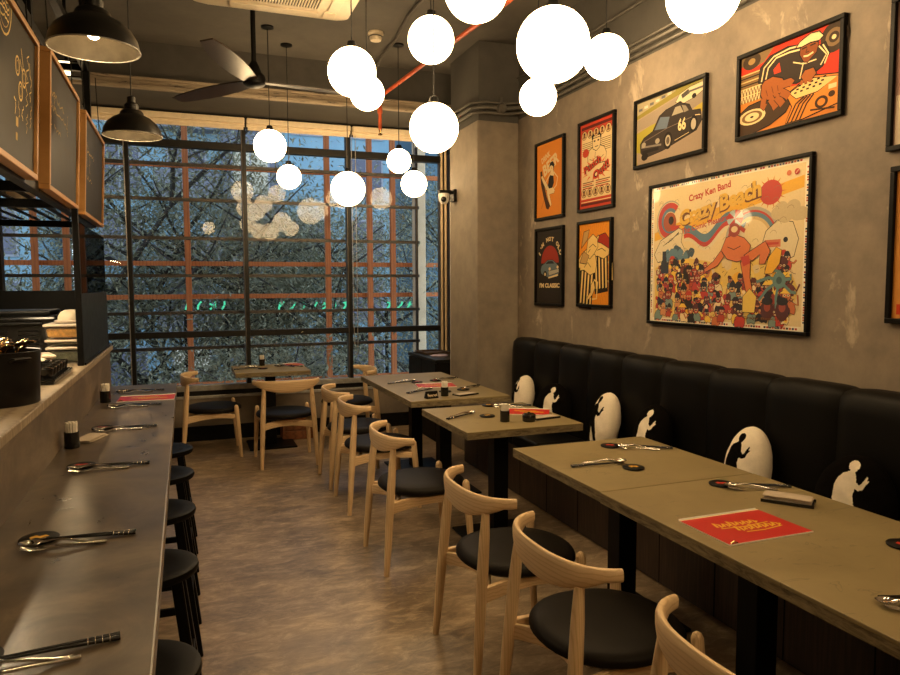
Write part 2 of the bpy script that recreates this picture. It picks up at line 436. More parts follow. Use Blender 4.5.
# roller blinds rolled up at the window head
blind = thing('roller_blind', 'cream roller blind rolled up over the window bay nearest the column', 'blind', (0,0,0), 0, 'roller blinds')
def blind_parts(root, w):
    MB().box(0, w, -.05, .03, .035, .092).build('cassette', M['blind'], root, bevel=.01)
    MB().tube([(0,-.005,.025),(w,-.005,.025)], .018, 12).build('fabric_roll', M['blind'], root, smooth=40)
    MB().box(.01, w-.01, -.012, -.002, -.02, .02).build('hem', M['blind'], root, bevel=.003)
    if w < 1.05 and root['label'].endswith('column'): MB().tube([(-.012,-.02,0),(-.012,-.022,-1.9),(-.002,-.022,-2.28),(.02,-.022,-2.3),(.03,-.022,-2.25),(.03,-.02,0)], .004, 6).build('pull_chain', M['winalu'], root, smooth=40)
lab = {4: 'cream roller blind rolled up over the window bay nearest the column', 3: 'cream roller blind rolled up over the window bay behind the hanging globe row',
       2: 'cream roller blind rolled up over the bay behind the far black dome lamp', 1: 'cream roller blind rolled up behind the chalkboards and steel rack', 0: 'cream roller blind rolled up in the kitchen end bay'}
for i in range(5):
    r = blind if i == 4 else thing('roller_blind', lab[i], 'blind', (0,0,0), 0, 'roller blinds')
    r.location = (MUL[i]+.03, YF-.085, 3.10); r['label'] = lab[i]
    blind_parts(r, MUL[i+1]-MUL[i]-.02)

# ------------------------------------------------------------------ pipes, conduits and ceiling fittings
pts = [(1.98,-1.5,3.3),(1.955,2,3.3),(1.93,4.08,3.3),(1.765,6.42,3.3)]
t = thing('sprinkler_pipe', 'orange red sprinkler pipe running under the ceiling and dropping at the window beam', 'pipe', (0,0,0))
MB().tube(pts, .017, 12).build('pipe_run', M['redpipe'], t, smooth=40)
MB().tube([(1.765,6.44,3.31),(1.757,6.5,3.29),(1.75,6.51,3.2),(1.75,6.51,2.99)], .016, 12).build('pipe_drop', M['redpipe'], t, smooth=40)
MB().lathe([(.02,0),(.024,.012),(.024,.05),(.02,.06)], (1.75,6.51,3.14), 12).build('coupling', M['redpipe'], t, smooth=40)
MB().lathe([(.004,-.05),(.022,-.045),(.022,-.04),(.009,-.03),(.012,0)], (1.75,6.51,2.99), 12).build('sprinkler_head', M['brass'], t, smooth=40)
MB().tube([(1.84,5.2,3.3),(1.84,5.2,ZC)], .006, 6).tube([(1.97,2.2,3.3),(1.97,2.2,ZC)], .006, 6).build('hanger_rod', M['conduit'], t, smooth=40)
tag(MB().tube([(1.68,4.6,3.60),(1.66,5.3,3.60),(1.72,5.9,3.60),(1.71,6.3,3.58),(1.70,6.55,3.5),(1.70,6.64,3.3)], .012, 8).build('ceiling_conduit', M['conduit'], smooth=40),
    'thin grey conduit bending along the ceiling beside the orange pipe', 'conduit')
for k, (x, z, r, lb) in enumerate([(2.762, 3.012, .014, 'lower grey conduit running along the top of the right plaster wall'),
                               (2.758, 3.055, .018, 'middle grey conduit running along the top of the right plaster wall'),
                               (2.765, 3.095, .011, 'upper thin conduit running along the top of the right plaster wall')]):
    d = .02 + .01*k
    p = [(x, YN+.02, z), (x, 5.5, z), (x-.03, 5.58-d, z), (x-.12, 5.655-d, z), (2.44, 5.655-d, z), (2.37-d, 5.70, z), (2.365-d, 5.80, z), (2.365-d, 6.36, z), (2.365-d, 6.55, z)]
    tag(MB().tube(p, r, 8).build('wall_conduit', M['conduit'], smooth=40), lb, 'conduit', 'wall top conduits')
tag(MB().tube([(2.775-.02, YN+.02, 3.33),(2.755, 5.66, 3.33)], .010, 8).build('ceiling_conduit', M['conduit'], smooth=40), 'straight thin conduit high on the dark wall band near the ceiling', 'conduit')
t = thing('junction_fitting', 'round conduit junction fitting above the plaster column', 'fitting', (2.58, 5.61, 3.05))
MB().lathe([(.035,-.03),(.042,-.02),(.042,.02),(.035,.03)], (0,0,0), 16, M=Matrix.Rotation(PI/2,4,'X')).build('junction_box', M['conduit'], t, smooth=40)
MB().tube([(0,0,.04),(0,0,.09)], .012, 8).build('stub', M['conduit'], t, smooth=40)
for k, x in enumerate((2.655, 2.70)):
    tag(MB().tube([(x, YF-.12, 0),(x, YF-.12, 3.2)], .014, 10).build('vertical_pipe', M['concrete_out'], smooth=40),
        ('left' if k == 0 else 'right') + ' pale vertical pipe beside the window end behind the column', 'pipe', 'pipes at the window end')
# smoke detector
t = thing('smoke_detector', 'round cream smoke detector on the ceiling between globe cords', 'smoke detector', (1.53, 5.80, ZC))
MB().lathe([(.062,0),(.064,-.02),(.055,-.028)], (0,0,0), 24).build('base', M['cream'], t, smooth=40)
MB().lathe([(.048,-.028),(.052,-.05),(.044,-.068),(.02,-.074),(0,-.075)], (0,0,0), 24).build('sensor_head', M['cream'], t, smooth=40)
MB().lathe([(.056,-.034),(.058,-.037),(.056,-.04)], (0,0,0), 24).build('vent_ring', M['conduit'], t, smooth=40)
# security camera
t = thing('security_camera', 'small white dome security camera on a black bracket at the column', 'security camera', (2.385, 6.22, 2.37))
MB().box(-.03, 0, -.05, .05, -.05, .06).build('wall_plate', M['black'], t, bevel=.004)
MB().box(-.16, -.03, -.03, .03, .02, .05).build('bracket', M['black'], t, bevel=.004)
MB().lathe([(.0,-.075),(.03,-.07),(.048,-.045),(.052,0),(.05,.02)], (-.11,0,0), 20).build('camera_body', M['white'], t, smooth=40)
MB().sphere((-.125,-.035,-.035), .027, 16, 10).build('lens', M['blackgloss'], t, smooth=True)
tag(MB().tube([(2.40,6.375,2.36),(2.40,6.375,2.0),(2.40,6.378,0)], .008, 8).build('camera_cable', M['white'], smooth=40), 'white cable running down the column edge below the security camera', 'cable')
# ceiling fan
t = thing('ceiling_fan', 'dark ceiling fan with three wooden blades near the air conditioner', 'ceiling fan', (.50, 5.25, ZC))
MB().lathe([(.10,0),(.10,-.06),(.09,-.075),(.0,-.075)], (0,0,0), 24).build('canopy', M['black'], t, smooth=40)
MB().lathe([(.045,-.075),(.092,-.076),(.092,-.086),(.045,-.088)], (0,0,0), 24).build('canopy_ring', M['cream'], t, smooth=40)
MB().tube([(0,0,-.07),(0,0,-.58)], .017, 12).build('rod', M['black'], t, smooth=40)
MB().lathe([(.02,-.50),(.035,-.53),(.055,-.58),(.075,-.60),(.08,-.63),(.075,-.66),(.05,-.675),(0,-.68)], (0,0,0), 24).build('motor', M['black'], t, smooth=40)
for k in range(3):
    a = math.radians(7+120*k); R3 = Matrix.Rotation(a, 4, 'Z') @ Matrix.Translation((0,0,-.64)) @ Matrix.Rotation(math.radians(9), 4, 'X')
    rings = []
    for s_ in range(9):
        x = .06+.80*s_/8; w = .055+.035*math.sin(PI*min(1,s_/7*.9)); w *= .8 if s_ == 8 else 1
        rings.append([R3 @ Vector((x, -w, -.004)), R3 @ Vector((x, w*.8, -.004)), R3 @ Vector((x, w*.8, .004)), R3 @ Vector((x, -w, .004))])
    MB().loft(rings).build('blade', M['fanwood'], t)
# cassette air conditioner
t = thing('air_conditioner', 'cream ceiling cassette air conditioner at the top of the room', 'air conditioner', (.575, 4.285, 3.30))
MB().box(-.40, .40, -.40, .40, .03, .32).build('housing', M['cream'], t, bevel=.01)
R2 = []
def rr(w, z, r=.05, n=5):
    out = []
    for cx, cy, a in ((1,1,0),(-1,1,90),(-1,-1,180),(1,-1,270)):
        for k in range(n):
            th = math.radians(a+90*k/(n-1)); out.append((cx*(w-r)+r*math.cos(th), cy*(w-r)+r*math.sin(th), z))
    return out
MB().loft([rr(.485,.04), rr(.49,.015), rr(.485,0), rr(.44,-.022), rr(.40,-.026)]).build('panel', M['cream'], t, smooth=40)
MB().loft([rr(.27,-.026,.03), rr(.27,-.032,.03)]).build('grille_frame', M['cream'], t)
g = MB()
for k in range(30): x = -.25+.5*k/29; g.box(x-.004, x+.004, -.25, .25, -.042, -.031)
g.box(-.26,.26,-.26,-.25,-.042,-.031).box(-.26,.26,.25,.26,-.042,-.031); g.build('intake_grille', M['cream'], t)
MB().box(-.255,.255,-.255,.255,-.0335,-.032).build('filter', M['blackgloss'], t)
for k in range(4):
    f_ = MB().box(-.27, .27, .315, .385, -.036, -.028).build('air_flap', M['cream'], t, bevel=.006); f_.rotation_euler = (0,0,k*PI/2)
MB().box(.30,.38,.30,.38,-.034,-.026).build('sensor_cover', M['cream'], t, bevel=.01)

# ------------------------------------------------------------------ globe pendant lamps
def globe_lamp(p, r, label, group):
    t = thing('globe_pendant_lamp', label, 'lamp', (p[0], p[1], ZC), 0, group)
    zb = p[2]-ZC
    MB().lathe([(.05,0),(.05,-.012),(.03,-.02),(0,-.021)], (0,0,0), 20).build('canopy', M['blacksteel'], t, smooth=40)
    MB().tube([(0,0,-.015),(0,0,zb+r+.015)], .0035, 6).build('cord', M['cord'], t, smooth=40)
    MB().lathe([(.012,.035),(.022,.03),(.03,.0),(.03,-.012)], (0,0,zb+r), 16).build('cap', M['blacksteel'], t, smooth=40)
    MB().sphere((0,0,zb), r, 36, 20).build('globe', M['globe'], t, smooth=True)
f_px = 705.0
CAMR = Matrix(((0.93636159, 0.02998317, 0.34975418), (-0.35101524, 0.06887846, 0.93383299), (-0.00390875, 0.99717439, -0.0750197)))
def ray_pt(x, y, depth):
    """a point of the room from its direction and distance as measured in the photograph"""
    return CAMR @ (Vector((x-450, 337.5-y, f_px))/f_px*depth) + Vector((0,0,1.55))
GL = [(553,45,73,.32,'largest globe lamp, hanging before the wall between two smaller globes'),
      (434,128,49,.26,'globe lamp hanging alone in front of the plaster column top'),
      (606,57,44,.26,'globe lamp directly right of the largest globe, by the right wall'),
      (538,97,37,.21,'small globe lamp tucked just under the largest globe'),
      (476,-11,64,.26,'globe lamp cut by the photo top above the orange pipe'),
      (703,-6,72,.32,'globe lamp cut by the photo top above the race car picture'),
      (431,40,46,.26,'globe lamp in front of the orange pipe, under a ceiling canopy'),
      (352,72,48,.26,'larger globe lamp overlapping a smaller one right of the ceiling fan'),
      (367,93,34.5,.21,'smaller globe lamp partly hidden behind its larger neighbour by the fan'),
      (270,146,32,.26,'leftmost globe lamp against the window, level with the blind'),
      (289,177,24,.21,'small globe lamp just below the leftmost globe at the window'),
      (348,189,34,.31,'lowest globe lamp, hanging before the middle window mullion'),
      (399,161,24,.21,'small upper globe of the pair at the right end of the window'),
      (414,184,26,.26,'lower globe of the pair at the right end of the window')]
for x, y, d, D, lb in GL:
    globe_lamp(ray_pt(x, y, f_px*D/d), D/2, lb, 'globe pendant lamps')
# unseen lamps added outside the frame to light the near tables and wall
for p, D in (((1.2,.35,2.75),.32), ((2.05,.2,2.7),.32), ((1.5,-.7,2.7),.32), ((.5,-.8,2.75),.26)):
    globe_lamp(p, D/2, 'unseen globe lamp added outside the frame to light the near tables and wall', 'unseen globe lamps added for light')
globe_lamp((-.93, 6.95, 2.36), .10, 'small globe lamp half hidden behind the farthest chalkboard', 'globe pendant lamps')

# black dome lamps over the bar
dome = thing('dome_pendant_lamp', 'x', 'lamp', (0,0,0), 0, 'dome lamps over the bar')
prof = [(.150,0),(.149,.006),(.142,.038),(.125,.068),(.095,.094),(.068,.108),(.060,.114),(.058,.125),(.05,.135),(.036,.14)]
MB().lathe(prof, (0,0,0), 40).build('shade', M['dome'], dome, smooth=50).data.materials
inner = [(.036,.136),(.05,.131),(.066,.104),(.093,.090),(.122,.065),(.139,.037),(.1475,.001)]
MB().lathe(inner, (0,0,0), 40).build('shade_lining', M['domein'], dome, smooth=50)
for nm in ('shade', 'shade_lining'):   # open shells: drop the end caps
    me = [o for o in dome.children if o.name.startswith(nm) and (nm != 'shade' or 'lining' not in o.name)][0].data
    bm = bmesh.new(); bm.from_mesh(me); bmesh.ops.delete(bm, geom=[f for f in bm.faces if len(f.verts) > 10], context='FACES_ONLY'); bm.to_mesh(me); bm.free()
MB().tube([(math.cos(a*PI/18)*.149, math.sin(a*PI/18)*.149, .002) for a in range(37)], .0025, 6, cap=False).build('rim', M['winalu'], dome, smooth=True)
MB().lathe([(.036,.138),(.036,.165),(.030,.172),(.022,.178),(.022,.205),(.012,.212),(0,.213)], (0,0,0), 24).build('lamp_holder', M['dome'], dome, smooth=40)
MB().sphere((0,0,.068), .026, 16, 12, (1,1,1.25)).build('bulb', M['bulb'], dome, smooth=True)
MB().tube([(0,0,.21),(0,0,1.47)], .0035, 6).build('cord', M['cord'], dome, smooth=40)
MB().lathe([(.05,1.478),(.05,1.46),(0,1.455)], (0,0,0), 20).build('canopy', M['dome'], dome, smooth=40)
dome.scale = (.90,.90,.90)
instance(dome, (-.216, 3.792, 2.27), 0, 'black dome pendant lamp hanging in front of the window')
instance(dome, (-.245, 2.523, 2.289), 0, 'black dome pendant lamp with glowing bulb beside the nearest chalkboards')
instance(dome, (-.25, 1.25, 2.28), 0, 'unseen black dome pendant lamp added over the near bar for its light')  # out of view, added to light the near end of the bar
# ------------------------------------------------------------------ the bar and the kitchen side
t = thing('bar_counter', 'long dark cement bar counter with a raised ledge along its left side', 'counter', (0,0,0))
MB().box(-.49, -.07, -.6, 5.02, .858, .90).build('counter_top', M['counter'], t, bevel=.005)
MB().box(-.60, -.485, -.6, 5.22, 0, 1.118).build('splash_wall', M['splash'], t, bevel=.003)
MB().box(-1.25, -.47, -.6, 5.25, 1.118, 1.15).build('ledge_top', M['plank'], t, bevel=.004)
MB().box(-.485, -.30, -.6, 4.95, 0, .858).build('front_panel', M['splash'], t)
MB().box(-1.22, -.60, -.6, 5.2, 0, 1.118).build('kitchen_base', M['black'], t)
MB().tube([(-.20,-.5,.22),(-.20,4.8,.22)], .018, 10).build('foot_rail', M['blacksteel'], t, smooth=40)
for y in (.6, 2.2, 3.4, 4.7): MB().box(-.30,-.19,y-.02,y+.02,.205,.235).build('rail_bracket', M['blacksteel'], t)

st = thing('bar_stool', 'x', 'stool', (0,0,0), 0, 'bar stools along the counter')
MB().lathe([(0,.566),(.14,.566),(.158,.572),(.163,.585),(.160,.597),(.145,.602),(.09,.598),(0,.596)], (0,0,0), 36).build('seat', M['stool'], st, smooth=50)
for sx in (-1,1):
    for sy in (-1,1):
        MB().beam((sx*.09,sy*.09,.57), (sx*.155,sy*.155,0), .036, .036).build('leg', M['stool'], st, bevel=.005)
for z, k in ((.20,1),(.20,-1)):
    q = .09+.065*(.57-z)/.57
    MB().beam((-q,k*q,z),(q,k*q,z),.02,.03).build('stretcher', M['stool'], st, bevel=.003)
    MB().beam((k*q,-q,z+.05),(k*q,q,z+.05),.02,.03).build('stretcher', M['stool'], st, bevel=.003)
sl = ['black round bar stool nearest the camera, cut by the photo bottom', 'second black bar stool from the camera, whole seat showing', 'third black bar stool from the camera along the counter',
      'fourth black bar stool from the camera along the counter', 'farthest black bar stool, beside the pale chair at the counter end']
for y, lb in zip((1.85, 2.55, 3.19, 3.815, 4.395), sl):
    instance(st, (-.150 if y < 2 else -.146, y, 0), 0, lb)

# guard: black panel and clear glass standing on the ledge
t = thing('counter_guard', 'black panel with clear glass above it standing at the far end of the ledge', 'screen', (-.50, 3.95, 1.15))
MB().box(-.014, .014, -.014, .014, 0, .78).build('post', M['blacksteel'], t, bevel=.003)
MB().box(-.008, .008, .02, 1.27, .012, .36).build('panel', M['panelblack'], t, bevel=.002)
MB().box(-.004, .004, .02, 1.27, .362, .72).build('glass_panel', M['guard'], t)
MB().box(-.02, .02, .02, 1.27, 0, .012).build('foot_channel', M['blacksteel'], t)
tag(MB().box(-2.7, -.53, 5.27, 5.30, 0, 1.52).build('kitchen_partition', M['panelblack'], bevel=.003), 'low black partition closing the kitchen in front of the window', 'partition')

# steel rack above the kitchen
t = thing('steel_rack', 'black steel rack frame standing over the kitchen behind the chalkboards', 'rack', (0,0,0))
for x in (-.56, -1.20):
    for y in (1.2, 3.3, 5.2):
        if (x, y) != (-9, 9):
            MB().box(x-.022, x+.022, y-.022, y+.022, 1.93, ZC).build('hanger_post', M['blacksteel'], t, bevel=.002)
    for z in (1.95, 2.60, 2.95):
        MB().box(x-.02, x+.02, -.5, 5.22, z-.022, z+.022).build('long_rail', M['blacksteel'], t, bevel=.002)
for y in (1.2, 2.3, 3.3, 3.95, 5.2):
    for z in (1.95, 2.60, 2.95):
        MB().box(-1.18, -.58, y-.018, y+.018, z-.02, z+.02).build('cross_rail', M['blacksteel'], t, bevel=.002)
g = MB()
for k in range(7): x = -1.14+.09*k; g.box(x-.012, x+.012, .2, 5.2, 1.972, 1.98)
g.build('shelf_slats', M['blacksteel'], t)
MB().box(-1.18, -.58, .2, 5.2, 2.622, 2.63).build('upper_shelf', M['blacksteel'], t)
# things on the rack
def jar(x, y, r, h, m1, lb, z=1.98):
    j = thing('storage_jar', lb, 'jar', (x, y, z), 0, 'jars on the rack shelf')
    MB().lathe([(r*.9,0),(r,.01),(r,h*.8),(r*.75,h*.92)], (0,0,0), 18).build('body', m1, j, smooth=40)
    MB().lathe([(r*.8,h*.92),(r*.82,h*.94),(r*.82,h),(0,h+.004)], (0,0,0), 18).build('lid', M['blacksteel'], j, smooth=40)
jar(-.80, 3.55, .07, .24, M['lid'], 'pale jar on the lower rack shelf beyond the cross rail')
jar(-.95, 3.10, .06, .18, M['foodred'], 'reddish jar on the lower rack shelf, nearest of the jars')
jar(-.85, 4.60, .07, .22, M['cream'], 'cream jar on the lower rack shelf near the window')
jar(-.75, 4.9, .06, .16, M['white'], 'white jar on the upper rack shelf by the light box', 2.63)
jar(-.95, 2.7, .07, .2, M['lid'], 'pale jar on the upper rack shelf behind the middle chalkboard', 2.63)
t = thing('light_box', 'small glowing rectangular light box high behind the middle chalkboard', 'light box', (-.70, 5.42, 3.0))
MB().box(-.09, .09, 0, .06, -.055, .055).build('housing', M['blacksteel'], t, bevel=.004)
MB().box(-.08, .03, -.004, 0, -.045, .045).build('lit_face', M['led'], t)
MB().box(.035, .085, -.003, 0, -.045, .045).build('grey_face', M['conduit'], t)
MB().box(-.01, .01, .02, .04, .05, ZC-3.0).build('drop_rod', M['blacksteel'], t)

# chalkboards hung on the rack's front
def chalkboard(y0, y1, label, draw, z1=2.505):
    z0 = 1.94
    h = math.hypot(z1-z0, .026); w = y1-y0
    t = thing('chalkboard', label, 'chalkboard', (-.50, y0, z0), 0, 'chalkboards over the bar')
    a = math.atan2(.026, z1-z0)
    t.matrix_world = Matrix.Translation((-.50, y0, z0)) @ Matrix(((0, math.sin(a), math.cos(a), 0), (1,0,0,0), (0, math.cos(a), -math.sin(a), 0), (0,0,0,1)))
    e = .021
    fr = MB().box(0, w, 0, e, -.05, 0).box(0, w, h-e, h, -.05, 0).box(0, e, e, h-e, -.05, 0).box(w-e, w, e, h-e, -.05, 0)
    fr.build('wooden_frame', M['oak_frame'], t, bevel=.003)
    MB().box(e, w-e, e, h-e, -.03, -.012).build('slate', M['chalkboard'], t)
    A = Art(w, h); draw(A); o = A.build('chalk_drawing', M['chalk'], t); o.location = (0,0,-.0118)
    MB().tube([(.1,h,-.02),(.1,h+.39,-.05)], .003, 6).tube([(w-.1,h,-.02),(w-.1,h+.39,-.05)], .003, 6).build('hanging_wire', M['blacksteel'], t)
    return t
CH = lin(235,205,140); CH2 = lin(190,162,112)
def ring(A, x, y, r, col=CH, wd=.007, sq=1, a1=2*PI):
    A.line([(x+r*math.cos(a1*k/20), y+r*sq*A.w/A.h*math.sin(a1*k/20)) for k in range(21)], wd, col)
def scribble(A, x0, x1, y, amp, n, col=CH, wd=.0055, rg=random.Random(3)):
    A.line([(x0+(x1-x0)*k/n, y+amp*rg.uniform(-1,1)) for k in range(n+1)], wd, col)
def vscrib(A, x, y0, y1, amp, n, col=CH, wd=.0055, rg=random.Random(5)):
    A.line([(x+amp*rg.uniform(-1,1), y0+(y1-y0)*k/n) for k in range(n+1)], wd, col)
def draw1(A):
    ring(A, .42, .93, .11); ring(A, .42, .93, .085, CH2, .004)
    for k in range(5): scribble(A, .35, .49, .99-.035*k, .012, 8)
    for x, y in ((.64,.66),(.70,.52),(.76,.63)): ring(A, x, y, .035); ring(A, x, y, .02, CH2, .004)
    A.line([(.70,.80),(.74,.70),(.72,.66),(.68,.72)], .006, CH)
    for k, x in enumerate((.60,.67,.74)): vscrib(A, x, .34, .44, .018, 6, CH if k != 1 else CH2)
    A.rect(.62,.27,.66,.33,CH2); A.rect(.62,.18,.65,.23,CH2)
    vscrib(A, .82, .46, .82, .03, 12); vscrib(A, .88, .52, .78, .025, 10); vscrib(A, .90, .34, .50, .02, 8, CH2); vscrib(A, .82, .28, .42, .02, 7, CH2)
    scribble(A, .08, .30, .82, .02, 10); scribble(A, .08, .26, .60, .02, 10, CH2); scribble(A, .10, .30, .40, .02, 10, CH2)
def draw2(A):
    vscrib(A, .12, .48, .66, .025, 8, CH2); vscrib(A, .2, .6, .75, .03, 9, CH2); scribble(A, .12, .5, .72, .03, 14, CH2)
    scribble(A, .15, .62, .62, .03, 16, CH2); scribble(A, .2, .4, .5, .02, 9, CH2); vscrib(A, .62, .55, .72, .02, 8, CH2); scribble(A, .45, .7, .42, .02, 9, (.12,.10,.08))
def draw3(A):
    vscrib(A, .18, .5, .74, .03, 9, CH2); vscrib(A, .28, .46, .66, .03, 9, CH2); scribble(A, .18, .5, .66, .03, 12, CH2); scribble(A, .15, .4, .4, .03, 9, CH2)
chalkboard(2.19, 3.03, 'nearest chalkboard over the bar with a round emblem and chalk writing', draw1, 2.445)
chalkboard(3.275, 4.115, 'middle chalkboard over the bar with faint chalk scribbles', draw2)
chalkboard(4.36, 5.30, 'farthest and smallest looking chalkboard over the bar, next to the window', draw3)

# black appliance, pot, tray and tubs on the ledge
t = thing('kitchen_appliance', 'wide black countertop appliance with vent slots behind the ledge', 'appliance', (-.98, 4.72, 1.15))
MB().box(-.68, .30, -.20, .22, .0, .235).build('body', M['blackgloss'], t, bevel=.02, seg=3)
MB().box(-.66, .26, -.17, .18, .235, .262).build('lid', M['panelblack'], t, bevel=.01)
MB().box(-.34, -.06, -.06, .06, .262, .270).build('nameplate', M['brass'], t, bevel=.002)
g = MB()
for i in range(5):
    for k in range(4): x = -.50+.15*i; MB().box(x, x+.10, -.2015, -.199, .07+.025*k, .078+.025*k).build('vent_slot', M['blacksteel'], t)
MB().tube([(-.6,-.215,.19),(.22,-.215,.19)], .008, 8).build('handle', M['blacksteel'], t, smooth=40)

t = thing('cutlery_pot', 'tall black round pot full of brass spoons on the ledge', 'pot', (-.605, 2.77, 1.15))
MB().lathe([(.118,0),(.122,.004),(.125,.09),(.130,.178),(.133,.18),(.130,.182),(.126,.18),(.121,.09),(.117,.012),(0,.01)], (0,0,0), 40).build('body', M['potblack'], t, smooth=50)
for a in (-50, 130):
    ca, sa = math.cos(math.radians(a)), math.sin(math.radians(a))
    MB().tube([(ca*.128-sa*.03,sa*.128+ca*.03,.155),(ca*.15-sa*.025,sa*.15+ca*.025,.16),(ca*.15+sa*.025,sa*.15-ca*.025,.16),(ca*.128+sa*.03,sa*.128-ca*.03,.155)], .006, 8).build('handle', M['potblack'], t, smooth=40)
rg = random.Random(11)
for k in range(26):
    a = rg.uniform(0, 2*PI); r = .10*math.sqrt(rg.random()); z = rg.uniform(.186, .216)
    sp = MB(); c = Vector((-.605+r*math.cos(a), 2.77+r*math.sin(a), 1.15+z))
    d = rg.uniform(0, 2*PI)
    sp.sphere((0,0,0), .017, 12, 8, (1.35,.9,.3))
    sp.tube([(-.018,0,0),(-.04,0,-.03),(-.055,0,-.14)], [.004,.003,.003], 6)
    o = sp.build('brass_spoon', M['brass'], smooth=60); o.location = c; o.rotation_euler = (rg.uniform(-.4,.4), rg.uniform(-.5,.1), 0)
    # keep handles inside the pot by leaning them towards the middle
    o.rotation_euler.z = a + rg.uniform(-.4, .4)
    tag(o, 'brass coloured spoon standing in the black pot on the ledge', 'spoon', 'spoons in the black pot')

t = thing('condiment_tray', 'black compartment tray of small condiment bowls on the ledge', 'tray', (-.585, 3.46, 1.15), 0)
MB().box(-.075, .075, -.24, .24, 0, .012).box(-.08,-.07,-.24,.24,.012,.022).box(.07,.08,-.24,.24,.012,.022).box(-.07,.07,-.24,-.23,.012,.022).box(-.07,.07,.23,.24,.012,.022).build('tray_body', M['blackgloss'], t, bevel=.003)
for i in range(2):
    for k in range(6):
        x, y = -.036+.072*i, -.19+.076*k
        b = tag(MB().lathe([(.018,0),(.030,.02),(.034,.05),(.031,.05),(.026,.02),(.012,.008),(0,.008)], (0,0,0), 18).build('sauce_bowl', M['blackgloss'], smooth=50), 'small black sauce bowl in the compartment tray on the ledge', 'bowl', 'sauce bowls in the tray')
        b.location = (-.585+x, 3.46+y, 1.1625)
        MB().lathe([(.0,.036),(.02,.036),(.0285,.032),(.0,.030)], (0,0,0), 14).build('filling', M[('foodred','foodyellow','foodgreen','brass','rice','brass')[(k*2+i) % 6]], b, smooth=50)
def tub(x, y, z, w, d, h, food, label, rz=0, clear=True):
    t = thing('food_container', label, 'food container', (x, y, z), rz, 'food containers on the ledge')
    MB().loft([[(sx*w*.46, sy*d*.46, .002) for sx, sy in ((-1,-1),(1,-1),(1,1),(-1,1))], [(sx*w*.5, sy*d*.5, h) for sx, sy in ((-1,-1),(1,-1),(1,1),(-1,1))]]).build('tub', M['tub'], t, bevel=.012, seg=3)
    MB().loft([[(sx*w*.43, sy*d*.43, .008) for sx, sy in ((-1,-1),(1,-1),(1,1),(-1,1))], [(sx*w*.465, sy*d*.465, h*.86) for sx, sy in ((-1,-1),(1,-1),(1,1),(-1,1))]]).build('food', food, t, bevel=.012, seg=3)
    MB().box(-w*.53, w*.53, -d*.53, d*.53, h, h+.014).build('lid', M['lid'], t, bevel=.006)
    return t
tub(-.595, 4.22, 1.15, .16, .26, .072, M['foodgreen'], 'greenish food container at the bottom of the stack by the black panel')
tub(-.595, 4.22, 1.238, .165, .24, .022, M['foodgreen'], 'thin dark container second from the bottom of the container stack')
tub(-.595, 4.22, 1.275, .175, .25, .065, M['foodyellow'], 'bright yellow food container in the middle of the stack')
t = thing('covered_bowl', 'cream domed bowl topping the stack of food containers', 'bowl', (-.575, 4.22, 1.354))
MB().lathe([(.05,0),(.076,.004),(.08,.012),(.076,.016)], (0,0,0), 28).build('base_dish', M['lid'], t, smooth=40)
MB().lathe([(.062,.016),(.060,.035),(.048,.058),(.026,.070),(0,.072)], (0,0,0), 28).build('dome', M['cream'], t, smooth=50)
t = tub(-.74, 3.95, 1.15, .22, .2, .05, M['foodred'], 'low container with red food under a frosted lid beside the pot', .3)
t = thing('rice_bowl', 'wide white bowl heaped with pale food behind the condiment tray', 'bowl', (-.70, 3.70, 1.15))
MB().lathe([(.05,0),(.085,.015),(.11,.05),(.107,.05),(.08,.018),(0,.012)], (0,0,0), 28).build('dish', M['white'], t, smooth=50)
MB().lathe([(.10,.044),(.085,.062),(.05,.075),(0,.08)], (0,0,0), 24).build('heap', M['rice'], t, smooth=60)
t = tub(-.90, 3.55, 1.15, .26, .22, .07, M['rice'], 'pale container behind the pot on the ledge', .1)

# black cabinet in the window corner
t = thing('black_cabinet', 'low black cabinet in the corner between window and column', 'cabinet', (2.52, 6.86, 0))
MB().box(-.25, .245, -.44, .44, 0, .79).build('body', M['black'], t, bevel=.003)
MB().box(-.27, .25, -.455, .455, .79, .82).build('top', M['panelblack'], t, bevel=.004)
for y0, y1 in ((-.435,-.003),(.003,.435)):
    d = MB().box(-.268, -.25, y0, y1, .06, .78).build('door', M['black'], t, bevel=.003)
    yh = y1-.03 if y0 < -.1 else y0+.03
    MB().tube([(-.28, yh, .5),(-.28, yh, .62)], .006, 8).build('handle', M['blacksteel'], d, smooth=40)
t = thing('serving_tray', 'dark brown serving tray lying on the black corner cabinet', 'tray', (2.45, 7.08, .82))
MB().box(-.14,.14,-.17,.17,0,.008).box(-.14,.14,-.17,-.16,.008,.025).box(-.14,.14,.16,.17,.008,.025).box(-.14,-.13,-.16,.16,.008,.025).box(.13,.14,-.16,.16,.008,.025).build('tray_body', M['walnut'], t, bevel=.003)
tag(MB().loft([[(2.40+r*math.cos(a)*(1+.2*math.sin(3*a)), 6.70+r*.6*math.sin(a), z) for a in [2*PI*k/16 for k in range(16)]] for r, z in ((.085,.821),(.09,.831),(.07,.842),(.03,.846))]).build('folded_cloth', M['purple'], smooth=50), 'small lilac cloth lying on the black corner cabinet', 'cloth')

# unseen strip lamp added under the rack to brighten the kitchen ledge
t = thing('added_strip_lamp', 'unseen strip lamp added under the steel rack to light the kitchen ledge', 'lamp', (-.93, 3.55, 1.925))
MB().box(-.035, .035, -.55, .55, -.03, .003).build('lamp_housing', M['blacksteel'], t, bevel=.003)
MB().box(-.028, .028, -.53, .53, -.0335, -.03).build('lamp_tube', M['strip'], t)
